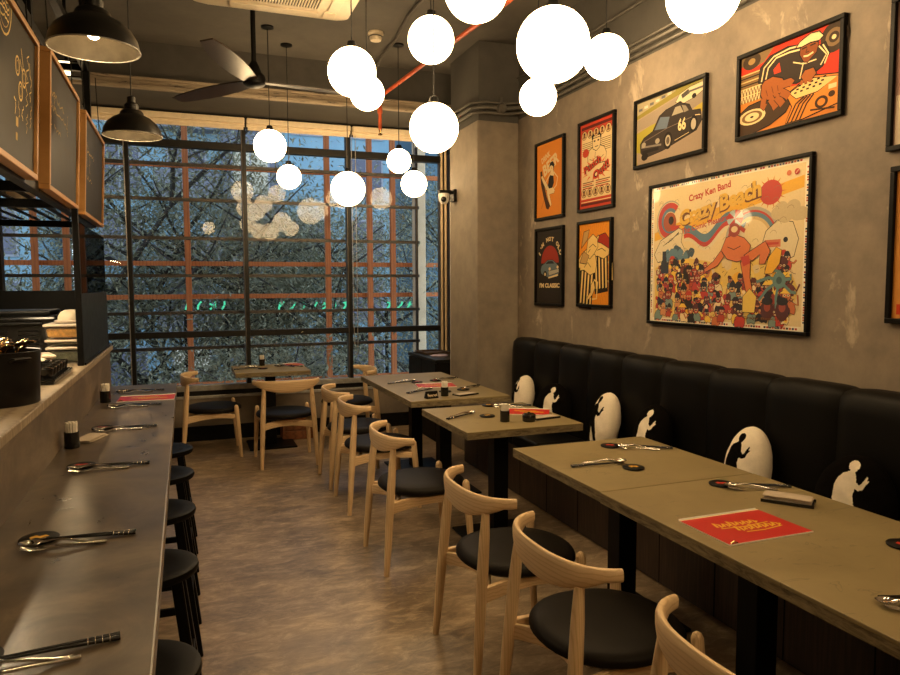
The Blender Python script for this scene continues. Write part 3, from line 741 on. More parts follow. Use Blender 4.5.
# ------------------------------------------------------------------ chairs
ch = thing('dining_chair', 'x', 'chair', (0,0,0), 0, 'ash dining chairs')
rings = []
NB = 27
for i in range(NB):
    t_ = -1+2*i/(NB-1); a = math.radians(80)*t_
    x = -.238+.140*abs(t_)**2.25; y = .276*math.sin(a)/math.sin(math.radians(80))
    tx, ty = math.copysign(.140*2.25*abs(t_)**1.25, t_), .276*math.radians(80)*math.cos(a)/math.sin(math.radians(80))
    L = math.hypot(tx, ty); nx, ny = ty/L, -tx/L          # points to the front, inside
    e = abs(t_); zt = .748-.006*e; hb = .041+.068*(1-min(1, e/.85)**1.8); th = .029-.002*e
    if e > .98: hb *= .93; th *= .9
    lean = .012*(1-e)                                     # top leans outward a little
    r = []
    for k in range(14):
        c, s_ = math.cos(2*PI*k/14), math.sin(2*PI*k/14)
        u = math.copysign(abs(c)**.75, c)*th/2; v = math.copysign(abs(s_)**.75, s_)*hb/2
        off = u+lean*(-.5*(v/hb*2))
        r.append((x+nx*off, y+ny*off, zt-hb/2+v))
    rings.append(r)
MB().loft(rings).build('backrest', M['ash'], ch, smooth=50)
for s_ in (-1, 1):
    MB().tube([(-.245,s_*.235,0),(-.234,s_*.228,.14),(-.222,s_*.220,.30),(-.209,s_*.212,.46),(-.199,s_*.205,.58),(-.192,s_*.200,.675)], [.0145,.0185,.0215,.0225,.0205,.0155], 14).build('leg', M['ash_leg'], ch, smooth=40)
    MB().tube([(.25,s_*.243,0),(.238,s_*.236,.16),(.226,s_*.229,.32),(.218,s_*.224,.42),(.216,s_*.223,.455),(.215,s_*.222,.468),(.2148,s_*.222,.475)], [.0145,.018,.0205,.0205,.0195,.0145,.006], 14).build('leg', M['ash_leg'], ch, smooth=50)
    rr_ = []
    for i in range(9):
        q = i/8; x = -.212+.43*q; y = s_*(.218-.022*math.sin(PI*q)); z = .358+.018*math.sin(PI*q)+.01*q; h = .062-.026*q+.0*(1-q); w = .022
        rr_.append([(x,y-w/2,z-h/2),(x,y+w/2,z-h/2),(x,y+w/2,z+h/2),(x,y-w/2,z+h/2)])
    MB().loft(rr_).build('side_rail', M['ash'], ch, bevel=.004)
for x0, bow, z0, h in ((-.214,.10,.350,.055),(.222,-.05,.38,.045)):
    rr_ = []
    for i in range(11):
        q = -1+2*i/10; x = x0+bow*(1-q*q); y = .215*q; w = .022; z = z0+.012*(1-q*q)
        rr_.append([(x-w/2,y,z-h/2),(x+w/2,y,z-h/2),(x+w/2,y,z+h/2),(x-w/2,y,z+h/2)])
    MB().loft(rr_).build('cross_rail', M['ash'], ch, bevel=.004)
rings = []
for k_, z in ((.55,.402),(.93,.405),(1.0,.417),(1.0,.430),(.965,.443),(.86,.452),(.6,.459),(.25,.463),(.02,.464)):
    r = []
    for k in range(40):
        a = 2*PI*k/40; c, s_ = math.cos(a), math.sin(a)
        r.append((.030+.245*k_*math.copysign(abs(c)**.9, c), .248*k_*math.copysign(abs(s_)**.9, s_), z))
    rings.append(r)
MB().loft(rings).build('seat', M['seatpad'], ch, smooth=50)
for (x, y, rz, lb) in [
    (.185, 6.80, 0, 'pale ash chair at the left side of the small window table, beyond the bar end'),
    (.795, 6.26, PI/2, 'pale ash chair with its back to us in front of the small window table'),
    (1.475, 6.72, PI, 'pale ash chair at the right of the small window table, facing left'),
    (1.235, 5.47, 0, 'farther of the two chairs at the long table by the column'),
    (1.237, 4.83, 0, 'nearer of the two chairs at the long table by the column'),
    (1.205, 3.775, 0, 'single pale ash chair at the square table in the middle of the row'),
    (1.245, 2.63, 0, 'pale ash chair at the far end of the nearest joined tables'),
    (1.238, 1.93, 0, 'pale ash chair second nearest the camera, in front of the red menu'),
    (1.272, 1.19, 0, 'pale ash chair nearest the camera, cut by the photo bottom')]:
    instance(ch, (x, y, 0), rz, lb)

# ------------------------------------------------------------------ tables
def table(x0, x1, y0, y1, label, posts):
    t = thing('dining_table', label, 'table', ((x0+x1)/2, (y0+y1)/2, 0), 0, 'stone topped dining tables')
    w, d = (x1-x0)/2, (y1-y0)/2
    MB().box(-w, w, -d, d, .738, .75).build('table_top', M['table'], t, bevel=.002)
    MB().box(-w+.001, w-.001, -d+.001, d-.001, .708, .738).build('edge_band', M['table_edge'], t)
    for px, py in posts:
        px -= (x0+x1)/2; py -= (y0+y1)/2
        MB().box(px-.047, px+.047, py-.047, py+.047, .014, .70).build('pedestal', M['blacksteel'], t, bevel=.003)
        MB().box(px-.22, px+.22, py-.22, py+.22, 0, .014).build('base_plate', M['blacksteel'], t, bevel=.003)
        MB().box(px-.18, px+.18, py-.18, py+.18, .70, .708).build('mounting_plate', M['blacksteel'], t)
table(1.478, 2.222, 2.295, 3.075, 'stone topped table farther of the two joined tables, without a menu', [(1.85, 2.69)])
table(1.472, 2.225, .60, 2.29, 'long stone topped table nearest the camera with a red menu on it', [(1.85, 1.87), (1.85, 1.02)])
table(1.405, 2.125, 3.49, 4.275, 'square stone topped table in the middle of the row, red menu beside a toothpick cup', [(1.765, 3.88)])
table(1.425, 2.175, 4.57, 6.05, 'long stone topped table by the column with the reserved sign', [(1.80, 4.95), (1.80, 5.65)])
table(.405, 1.085, 6.63, 7.31, 'small stone topped table standing alone against the window', [(.745, 6.97)])
t = thing('wooden_crate', 'small reddish wooden crate on the floor under the window table', 'crate', (1.02, 7.19, 0))
for z in (.0, .10, .20):
    MB().box(-.15,.15,-.105,-.09,z+.004,z+.092).build('side_slat', M['crate'], t, bevel=.003)
    MB().box(-.15,.15,.09,.105,z+.004,z+.092).build('side_slat', M['crate'], t, bevel=.003)
MB().box(-.15,-.135,-.09,.09,.0,.295).box(.135,.15,-.09,.09,.0,.295).build('end_board', M['crate'], t, bevel=.003)
MB().box(-.135,.135,-.09,.09,.004,.016).build('bottom_board', M['crate'], t)

# ------------------------------------------------------------------ banquette along the right wall
t = thing('banquette', 'long black leather banquette with channelled back along the right wall', 'bench', (0,0,0))
B0, B1 = -.60, 5.47
MB().box(2.25, 2.77, B0, 5.66, .005, .36).build('wood_base', M['walnut'], t, bevel=.003)
g = MB()
y = B0+.3
while y < 5.6: g.box(2.2475, 2.2505, y-.002, y+.002, .01, .355); y += .405
g.build('panel_joints', M['black'], t)
for y in (4.95, 3.98, 2.72, 2.08, 1.2):
    s_ = MB().box(2.242, 2.251, y-.04, y+.04, .27, .34).build('power_socket', M['blacksteel'], t, bevel=.003)
    MB().box(2.2405, 2.243, y-.012, y+.012, .295, .315).build('socket_face', M['blackgloss'], s_)
y = B1
k = 0
while y > B0+.2:
    a, b = y-.405, y
    MB().box(2.225, 2.62, a+.002, b-.002, .36, .455).build('seat_cushion', M['leather'], t, bevel=.025, seg=4)
    # back channel with a softly bulged front
    R_ = []
    n = 13
    prof = [(2.775,.44),(2.775,1.085),(2.76,1.098),(2.70,1.102),(2.655,1.094),(2.632,1.07),(2.622,1.0),(2.617,.80),(2.62,.44)]
    for i in range(n):
        q = -1+2*i/(n-1); puff = .020*(1-abs(q)**5)
        yy = (a+b)/2+q*(b-a)/2*.998
        R_.append([(X-(puff if X < 2.72 else 0), yy, Z-(0 if Z < 1.0 else .012*abs(q)**6)) for X, Z in prof])
    MB().loft(R_).build('back_channel', M['leather'], t, smooth=60)
    y -= .405

# ------------------------------------------------------------------ cushions with walking figures
FIG = ([(.0,.255)] + [(.035+.058*math.cos(math.radians(q)), .315+.066*math.sin(math.radians(q))) for q in range(235, -61, -20)] +
       [(.055,.245),(.075,.20),(.085,.13),(.12,.10),(.145,.125),(.185,.215),(.20,.205),(.19,.17),(.215,.165),(.185,.115),(.165,.06),(.11,.035),(.075,.05),(.065,-.03),(.085,-.12),(.125,-.24),(.15,-.38),
        (.075,-.38),(.04,-.25),(-.01,-.15),(-.04,-.25),(-.05,-.38),(-.15,-.38),(-.145,-.24),(-.155,-.08),(-.15,.06),(-.12,.15),(-.07,.215),(-.02,.24)])
def inside(p, poly):
    c = False; x, y = p; j = len(poly)-1
    for i in range(len(poly)):
        xi, yi = poly[i]; xj, yj = poly[j]
        if (yi > y) != (yj > y) and x < (xj-xi)*(y-yi)/(yj-yi)+xi: c = not c
        j = i
    return c
def cushion(yc, w, h, dark, label, dx=0, flip=1, fx=0, fy=0, fs=1.0, turn=0, zs=.46, T=.065):
    base, fig = ((.0035,.0028,.0022), (.85,.76,.62)) if dark else ((.85,.76,.62), (.0035,.0028,.0022))
    me = bpy.data.meshes.new('cushion'); vs = []; fs_ = []; col = []
    n = 110
    def P(u, v, side):
        # u, v in -1..1 mapped to a rounded outline; the filling swells towards the middle
        r = max(abs(u), abs(v)); 
        ang = math.atan2(v, u); l = math.hypot(u, v) or 1e-9
        X, Y = u/l*r, v/l*r
        if Y < 0: Y *= .96; X *= 1+.10*abs(Y)
        s_ = math.sqrt(max(0, 1-r**2.6))
        wr = .0022*math.sin(9*X+12*Y)*s_+.0014*math.sin(21*Y-9*X)*s_*r
        return (X*w/2, Y*h/2, side*(T*s_+wr))
    def grid(side):
        o = len(vs)
        for i in range(n+1):
            for j in range(n+1): vs.append(P(-1+2*i/n, -1+2*j/n, side))
        for i in range(n):
            for j in range(n):
                q = (o+i*(n+1)+j, o+(i+1)*(n+1)+j, o+(i+1)*(n+1)+j+1, o+i*(n+1)+j+1)
                fs_.append(q if side > 0 else q[::-1])
                cx = sum(vs[k][0] for k in q)/4; cy = sum(vs[k][1] for k in q)/4
                col.append(fig if side > 0 and inside(((cx/h*flip-fx)/fs, (cy/h-fy)/fs), FIG) else base)
    grid(1); grid(-1)
    me.from_pydata(vs, [], fs_); me.materials.append(M['cloth'])
    ca = me.color_attributes.new('Col', 'FLOAT_COLOR', 'CORNER'); flat = []
    for p in me.polygons:
        for _ in p.vertices: flat += [*col[p.index], 1]
    ca.data.foreach_set('color', flat)
    me.polygons.foreach_set('use_smooth', [True]*len(me.polygons)); me.update()
    o = bpy.data.objects.new('cushion', me); C.objects.link(o)
    a = math.radians(12)
    # local x -> -Y, y -> up (leaning back on the backrest), z -> -X (towards the aisle)
    R_ = Matrix(((0, math.sin(a), -math.cos(a)), (-1, 0, 0), (0, math.cos(a), math.sin(a))))
    R_ = Matrix.Rotation(math.radians(turn), 3, 'Z') @ R_
    o.matrix_world = Matrix.Translation((2.505+dx, yc, zs+h/2*math.cos(a))) @ R_.to_4x4()
    return tag(o, label, 'cushion', 'figure cushions on the banquette')
cushion(5.03, .22, .37, False, 'white cushion with a black figure, farthest on the banquette beside the column', 0, 1, -.10, .06, .92, 2, T=.075)
cushion(4.53, .30, .37, True, 'black cushion with a white figure, second from the column', 0, 1, .0, .08, .88, 30)
cushion(3.85, .22, .40, False, 'white cushion with a black figure, third from the column', 0, 1, -.07, .06, .95, 2, T=.08)
cushion(3.36, .28, .40, True, 'black cushion with a white figure, fourth from the column', 0, 1, .0, .09, .85, 4, T=.075)
cushion(2.62, .24, .41, False, 'white cushion with a black figure, second from the camera', 0, 1, -.06, .08, .86, 6, T=.075)
cushion(2.04, .31, .40, True, 'black cushion with a white figure, nearest the camera', 0, 1, -.03, .12, .86, 20)

# ------------------------------------------------------------------ tableware
def make_spoon():
    g = MB(); R_ = []
    for i in range(9):
        q = i/8; x = -.028+.056*q; w = .0195*math.sin(PI*min(.97,max(.06,q*.9+.07)))**.6; d = .009*math.sin(PI*min(.98,max(.02,q)))
        R_.append([(x+(-0)*0, w*math.cos(PI*k/8), .016-d*math.sin(PI*k/8)) for k in range(9)]+[(x, w*.9*math.cos(PI*k/8), .0172-d*math.sin(PI*k/8)) for k in range(8,-1,-1)])
    g.loft(R_)
    g.tube([(.026,0,.016),(.05,0,.0205),(.09,0,.0155),(.13,0,.007),(.162,0,.0045)], [.0035,.0028,.003,.0038,.005], 8)
    return g.build('soup_spoon', M['chrome'], smooth=60)
def make_fork():
    g = MB()
    for k in range(4):
        y = -.0098+.0065*k; g.tube([(-.035,y,.013),(-.012,y,.007),(.002,y*.9,.0062)], [.0012,.0017,.0019], 6)
    R_ = [[(x,-w,z-.0012),(x,w,z-.0012),(x,w,z+.0012),(x,-w,z+.0012)] for x, w, z in ((0,.0118,.0062),(.018,.011,.0066),(.03,.004,.0085),(.042,.003,.0105))]
    g.loft(R_)
    g.tube([(.04,0,.0105),(.08,0,.009),(.12,0,.0055),(.155,0,.0045)], [.0028,.003,.0036,.0048], 8)
    return g.build('fork', M['chrome'], smooth=60)
def make_chop():
    g = MB(); g.tube([(-.125,0,.0125),(0,0,.0095),(.07,0,.0075),(.115,0,.0058)], [.0020,.0032,.0042,.0050], 8)
    o = g.build('chopstick', M['chop'], smooth=60)
    h = MB()
    for x in (.062,.074,.086,.098): h.lathe([(.0046,-.0012),(.0054,0),(.0046,.0012)], (x,0,.0072-.00004*(x-.06)/.001*.9), 10, M=Matrix.Rotation(PI/2,4,'Y'))
    h.build('grip_rings', M['chrome'], o, smooth=60); return o
def make_coaster(red):
    o = MB().lathe([(.040,0),(.046,.002),(.047,.006),(.044,.0085),(0,.0085)], (0,0,0), 32).build('coaster', M['black'], smooth=40)
    A = Art(.06,.06); c = lin(190,45,25) if red else lin(215,165,40)
    A.poly([(.12,.55),(.35,.75),(.5,.58),(.72,.72),(.9,.5),(.68,.42),(.6,.28),(.42,.42),(.2,.35)], c); A.line([(.2,.3),(.5,.2),(.8,.3)], .004, c)
    a = A.build('printed_logo', M['matteprint'], o); a.location = (-.03,-.03,.0087); return o
protos = dict(spoon=make_spoon(), fork=make_fork(), chop=make_chop(), red=make_coaster(True), yel=make_coaster(False))
for k_, (l_, c_) in dict(spoon=('x','spoon'), fork=('x','fork'), chop=('x','chopsticks'), red=('x','coaster'), yel=('x','coaster')).items(): tag(protos[k_], l_, c_)
def setting(x, y, z, ang, where, red=True, coaster=(-.085,.035), parts='csfk', spread=1.0):
    """one place setting; ang is where the handles point"""
    R_ = Matrix.Rotation(ang, 3, 'Z')
    def put(kind, u, v, da, lb, grp):
        p = R_ @ Vector((u, v, 0)); return instance(protos[kind], (x+p.x, y+p.y, z+.0006), ang+da, lb, grp)
    if 'c' in parts:
        for v, da in ((.006,.02),(-.005,-.015)): put('chop', .03, v, da, 'black chopstick of the pair '+where, 'chopsticks '+where)
    if 's' in parts: put('spoon', -.09*spread, -.026, -.10, 'polished steel spoon of the setting '+where, 'table spoons')
    if 'f' in parts: put('fork', -.075*spread, -.052, .05, 'polished steel fork of the setting '+where, 'table forks')
    if 'k' in parts: put('red' if red else 'yel', coaster[0], coaster[1], 0, 'black round coaster with %s mark %s' % ('red' if red else 'yellow', where), 'round black coasters')
for k, (yy, wh) in enumerate([(1.37,'nearest the camera on the bar'),(1.985,'second from the camera on the bar'),(2.765,'third from the camera on the bar'),(3.49,'fourth from the camera on the bar'),(4.14,'just before the bar menu'),(4.70,'at the far end of the bar')]):
    setting(-.285 if k else -.275, yy, .90, rnd.uniform(-.05,.05) if k else .14, wh, k not in (1,), spread=1.0)
setting(1.70, 2.625, .75, math.radians(168), 'at the left of the far joined table', False, (-.115,.062))
setting(2.065, 2.85, .75, math.radians(-32), 'at the right of the far joined table', True, (-.150,.0))
setting(2.07, 2.135, .75, math.radians(-25), 'on the near long table behind the packet tray', True, (-.115,.02))
setting(1.70, 1.20, .75, math.radians(-20), 'at the right photo edge of the near table', True, (.21,.37))
setting(1.56, 3.93, .75, math.radians(205), 'at the left of the middle square table', False, (-.10,.10))
setting(1.97, 4.16, .75, math.radians(-20), 'at the back of the middle square table', False, (-.13,.02))
setting(1.65, 5.47, .75, math.radians(185), 'far left of the reserved table', True, (-.10,.03))
setting(2.02, 5.56, .75, math.radians(15), 'far right of the reserved table', True, (-.11,-.04))
setting(1.64, 4.97, .75, math.radians(200), 'near left of the reserved table', False, (-.12,.12))
setting(2.03, 5.03, .75, math.radians(30), 'near right of the reserved table', False, (-.11,-.04))
setting(.55, 6.97, .75, math.radians(200), 'left on the small window table', True, (-.10,.09))
setting(.93, 7.02, .75, math.radians(-30), 'right on the small window table', True, (-.12,.05))

def holder(x, y, z, label):
    t = thing('toothpick_holder', label, 'toothpick holder', (x, y, z), 0, 'toothpick holders')
    MB().lathe([(.026,0),(.028,.002),(.028,.066),(.0255,.066),(.025,.006),(0,.006)], (0,0,0), 24).build('cup', M['blackgloss'], t, smooth=50)
    g = MB()
    for k in range(19):
        r = 0 if k == 0 else (.0085 if k < 7 else .0165); a = 0 if k == 0 else 2*PI*(k-1)/6 if k < 7 else 2*PI*(k-7)/12
        g.tube([(r*math.cos(a), r*math.sin(a), .007),(r*math.cos(a)*1.15, r*math.sin(a)*1.15, .102+.002*(k % 3))], .0043, 8)
    g.build('wrapped_toothpicks', M['paper'], t, smooth=50)
holder(-.445, 3.155, .90, 'toothpick cup at the middle of the bar beside a folded napkin')
holder(-.435, 4.33, .90, 'toothpick cup near the red menu at the far end of the bar')
holder(1.726, 3.70, .75, 'toothpick cup on the middle square table in front of the red menu')
holder(1.725, 4.72, .75, 'toothpick cup beside the reserved sign on the long table')
holder(.695, 7.20, .75, 'toothpick cup on the small window table')
def packets(x, y, z, rz, n, label, tray=True):
    if tray:
        tr = thing('napkin_tray', 'black tray under the '+label, 'tray', (x, y, z), rz)
        MB().box(-.085,.085,-.042,.042,0,.006).build('tray_base', M['blackgloss'], tr, bevel=.002)
        MB().box(-.088,.088,-.045,-.042,0,.012).box(-.088,.088,.042,.045,0,.012).build('tray_rim', M['blackgloss'], tr, bevel=.001)
    rg = random.Random(n)
    for k in range(n):
        R_ = []
        for i in range(7):
            q = i/6; h = .0026*math.sin(PI*min(.96,max(.04,q)))+.0006; xx = -.080+.16*q
            R_.append([(xx,-.036,-h*.6),(xx,.036,-h*.6),(xx,.036,h*.6),(xx,0,h),(xx,-.036,h*.6)])
        o = tag(MB().loft(R_).build('napkin_packet', M['kraft'], smooth=40), 'white wrapped napkin packet of the '+label, 'napkin', 'packets of the '+label)
        zz = z+(.0065 if tray else .0)+.0038+.0066*k
        o.location = (x+rg.uniform(-.003,.003), y+rg.uniform(-.002,.002), zz); o.rotation_euler = (0,0,rz+rg.uniform(-.06,.06))
packets(2.045, 1.935, .75, math.radians(-52), 3, 'stack in front of the nearest cushions')
packets(1.99, 3.71, .75, math.radians(8), 1, 'single packet on the middle square table')
packets(1.885, 4.715, .75, math.radians(18), 1, 'single packet on the reserved table')
packets(-.395, 3.30, .90, math.radians(70), 2, 'pair beside the bar toothpick cup', False)
t = thing('sauce_pot', 'small black lidded pot on the middle square table before the menu', 'pot', (1.86, 3.655, .75))
MB().lathe([(.034,0),(.038,.004),(.04,.03),(.038,.036)], (0,0,0), 24).build('body', M['blackgloss'], t, smooth=50)
MB().lathe([(.039,.036),(.04,.04),(.03,.047),(.008,.05),(.008,.056),(0,.057)], (0,0,0), 24).build('lid', M['blackgloss'], t, smooth=50)

# menus
RED = lin(196,24,20); YEL = lin(232,178,44)
def menu(cx, cy, z, rz, w, h, label):
    t = thing('menu', label, 'menu', (cx, cy, z), rz, 'red menus')
    R3 = MB()
    R3.box(-w/2, w/2, -h/2, h/2, .0, .0035).build('pages', M['paper'], t)
    A = Art(w, h)
    A.rect(0,0,1,1,(.80,.66,.42)); A.rect(0.0,.0,1,.95,RED); A.rect(0,0,1,.012,lin(220,200,180))
    # yellow brush-script lettering across the cover
    def word(x0, y0, sz, n, seed):
        rg = random.Random(seed); x = x0
        for k in range(n):
            hh = sz*(1.5 if k in (0, 2) else 1.0)
            ptsx = [(x, y0), (x+sz*.25, y0+hh*.9), (x+sz*.5, y0+hh*.5), (x+sz*.35, y0-.02), (x+sz*.75, y0+sz*.3)]
            A.line(ptsx, .0095, YEL); x += sz*.72
    word(.22, .56, .115, 6, 1); word(.36, .37, .12, 6, 2)
    A.line([(.22,.50),(.5,.47),(.8,.51)], .006, YEL); A.line([(.40,.30),(.6,.28),(.86,.33)], .006, YEL)
    o = A.build('cover', M['matteprint'], t); o.location = (-w/2, -h/2, .0036)
    MB().tube([(-w*.49,h/2,.0035),(w*.49,h/2,.0035)], .0035, 6).build('spine', M['white'], t, smooth=40)
    MB().tube([(-.012,0,.004),(0,0,.010),(.012,0,.004)], .003, 6).build('corner_clip', M['brass'], t, smooth=40).location = (-w/2+.02, -h/2+.006, .0)
menu(1.702, 1.787, .7503, math.radians(0), .335, .245, 'red menu with yellow lettering lying on the near long table')
menu(1.985, 3.93, .7503, math.radians(-30), .28, .20, 'red menu with yellow lettering on the middle square table')
menu(1.84, 5.24, .7503, math.radians(-10), .30, .22, 'red menu with yellow lettering on the long reserved table')
menu(1.00, 7.17, .7503, math.radians(10), .15, .22, 'red menu on the small window table')
menu(-.225, 4.40, .9003, math.radians(-2), .30, .20, 'red menu with yellow lettering at the far end of the bar')
t = thing('reserved_sign', 'small black sign reading Reserved on the long table by the column', 'sign', (1.605, 4.665, .75), math.radians(12))
MB().prism([(-.022,0),(.022,0),(.005,.05),(-.005,.05)], -.048, .048).build('sign_block', M['black'], t, bevel=.002)
blk = t.children[0]; blk.matrix_local = Matrix(((0,0,1,0),(1,0,0,0),(0,1,0,0),(0,0,0,1)))
A = Art(.096,.05); A.text('Reserved', .10, .28, .90, .72, lin(225,205,170), .01)
o = A.build('lettering', M['matteprint'], t); sl_ = math.atan2(.017,.05)
o.matrix_local = Matrix.Translation((-.048,-.0228,0)) @ Matrix.Rotation(PI/2-sl_, 4, 'X')
# ------------------------------------------------------------------ pictures on the right wall
def picture(y0, y1, z0, z1, label, draw, fw=.022, depth=.026):
    """y0 is the far edge: the left edge as one faces the wall"""
    w, h = y0-y1, z1-z0
    t = thing('framed_picture', label, 'picture', (0,0,0), 0, 'framed pictures on the right wall')
    t.matrix_world = Matrix.Translation((XR-.001, y0, z0)) @ Matrix(((0,0,-1,0),(-1,0,0,0),(0,1,0,0),(0,0,0,1)))
    MB().box(0,w,0,fw,0,depth).box(0,w,h-fw,h,0,depth).box(0,fw,fw,h-fw,0,depth).box(w-fw,w,fw,h-fw,0,depth).build('frame', M['frame'], t, bevel=.003)
    MB().box(fw*.5,w-fw*.5,fw*.5,h-fw*.5,.002,.010).build('backing', M['paper'], t)
    A = Art(w-2*fw+.004, h-2*fw+.004); draw(A)
    o = A.build('print', M['print'] if w > 1 else M['poster'], t); o.location = (fw-.002, fw-.002, .0105)
K = lin(28,22,18); CR = lin(222,196,146); SKIN = lin(196,120,66); OR = lin(214,130,40)
def outline(A, pts, col, wd=.004, oc=K):
    A.poly(pts, col); A.line(list(pts)+[pts[0]], wd, oc)
def d_beer(A):
    A.rect(0,0,1,1,OR)
    A.text('DRINK', .18,.77,.52,.85, CR, .03, .0, .32); A.text('BEER', .24,.62,.84,.78, CR, .04, .0, .36)
    outline(A, [(.14,.63),(.20,.64),(.24,.52),(.40,.26),(.52,.14),(.46,.10),(.38,.12),(.26,.30),(.17,.46)], lin(62,34,16))        # bottle
    outline(A, [(.17,.56),(.22,.58),(.44,.42),(.46,.35),(.38,.36),(.22,.50)], CR, .003)                                           # raised leg
    outline(A, [(.40,.42),(.60,.40),(.70,.34),(.66,.30),(.50,.30),(.58,.16),(.54,.13),(.46,.22),(.40,.32)], CR, .003)             # bent leg
    outline(A, [(.44,.42),(.48,.52),(.54,.56),(.64,.54),(.66,.44),(.60,.38),(.48,.38)], K, .003)                                  # suit
    outline(A, [(.52,.55),(.54,.62),(.64,.62),(.68,.54),(.64,.53)], CR, .003)
    A.line([(.66,.58),(.80,.50),(.76,.40),(.66,.36)], .010, CR); A.line([(.54,.58),(.44,.52),(.34,.46)], .010, CR)
    A.ell(.58,.66,.075,.05, CR); A.poly([(.48,.66),(.52,.72),(.62,.73),(.68,.68),(.66,.60),(.63,.66),(.56,.68)], K)
    A.line([(.56,.655),(.585,.655)], .003, K); A.line([(.57,.635),(.60,.637)], .003, lin(170,40,30)); A.line([(.2,.13),(.30,.25)], .003, K)
def d_punch(A):
    RD = lin(186,62,38)
    A.rect(0,0,1,1,RD); A.rect(.05,.115,.95,.87,CR); A.rect(.04,.93,.96,.965,lin(90,30,22)); A.rect(.04,.035,.96,.065,lin(90,30,22)); A.rect(.05,.075,.95,.085,CR)
    for k in range(7): A.line([(.07,.77-.022*k),(.93,.77-.022*k)], .004, lin(80,60,45))
    outline(A, [(.26,.50),(.24,.60),(.30,.68),(.44,.71),(.58,.71),(.74,.67),(.80,.60),(.78,.50)], CR, .005)           # shoulders
    outline(A, [(.38,.74),(.40,.68),(.50,.65),(.60,.68),(.63,.74),(.62,.80),(.40,.80)], CR, .005)                       # face
    A.poly([(.37,.77),(.36,.84),(.44,.875),(.58,.875),(.66,.84),(.64,.77),(.60,.82),(.42,.82)], K)
    for x in (.45,.56): A.ell(x,.765,.03,.009,K)
    A.line([(.46,.70),(.56,.70)], .005, K); A.line([(.30,.57),(.40,.55),(.5,.58),(.62,.55),(.72,.58)], .004, K); A.line([(.48,.64),(.46,.58)], .004, K)
    A.ell(.18,.655,.10,.05,RD)
    for k in range(14):
        a = 2*PI*k/14; A.poly([(.5+.30*math.cos(a-.1), .44+.09*math.sin(a-.1)), (.5+.46*math.cos(a), .44+.15*math.sin(a)), (.5+.30*math.cos(a+.1), .44+.09*math.sin(a+.1))], lin(210,110,70))
    A.text('Punch', .12,.45,.66,.55, K, .09, .0, .30); A.text('Punch', .12,.455,.66,.55, RD, .03, .0, .30)
    A.text('Out!!', .40,.36,.90,.47, K, .09, .0, .34); A.text('Out!!', .40,.365,.90,.47, RD, .03, .0, .34)
    for r in range(4):
        for x0, x1 in ((.10,.44),(.50,.92)):
            A.rect(x0,.30-.022*r,x1-.05*(r % 2),.312-.022*r, lin(120,80,60) if r % 2 == 0 else RD)
    for yy in (.185,.865):
        for k in range(5):
            x = .14+.18*k; A.ell(x,yy,.085,.052,K); A.ell(x,yy,.075,.046,lin(205,172,120)); A.ell(x,yy+.008,.03,.02,lin(120,80,50)); A.poly([(x-.045,yy-.03),(x-.03,yy-.008),(x+.03,yy-.008),(x+.045,yy-.03)], lin(120,80,50)); A.ell(x,yy+.022,.03,.009,K)
def d_classic(A):
    A.rect(0,0,1,1,lin(38,32,28))
    A.ell(.52,.55,.34,.235,lin(150,48,34),30,0,0,PI)
    for k, c in enumerate("I'M NOT OLD"):
        if c == ' ': continue
        a = math.radians(158-13.6*k); x = .52+.43*math.cos(a); y = .565+.31*math.sin(a)
        A.text(c, x-(.017 if c in "I'" else .046), y-(.030 if c != "'" else -.005), x+(.017 if c in "I'" else .046), y+.030, CR, .05, 0, (a-PI/2)*.8)
    B = lin(96,112,120)
    outline(A, [(.16,.46),(.20,.52),(.32,.55),(.44,.59),(.64,.59),(.78,.54),(.86,.50),(.88,.42),(.80,.36),(.50,.35),(.30,.38),(.18,.41)], B, .004)
    A.poly([(.36,.54),(.45,.575),(.62,.575),(.70,.54)], lin(30,36,42)); A.ell(.34,.40,.07,.045,K); A.ell(.34,.40,.035,.022,CR)
    outline(A, [(.46,.44),(.86,.47),(.86,.42),(.50,.38)], lin(170,165,150), .003); A.ell(.52,.47,.04,.022,CR); A.ell(.82,.49,.035,.02,CR)
    A.poly([(.46,.36),(.84,.40),(.84,.375),(.48,.34)], CR)
    A.text("I'M CLASSIC", .12,.215,.90,.28, CR, .05)
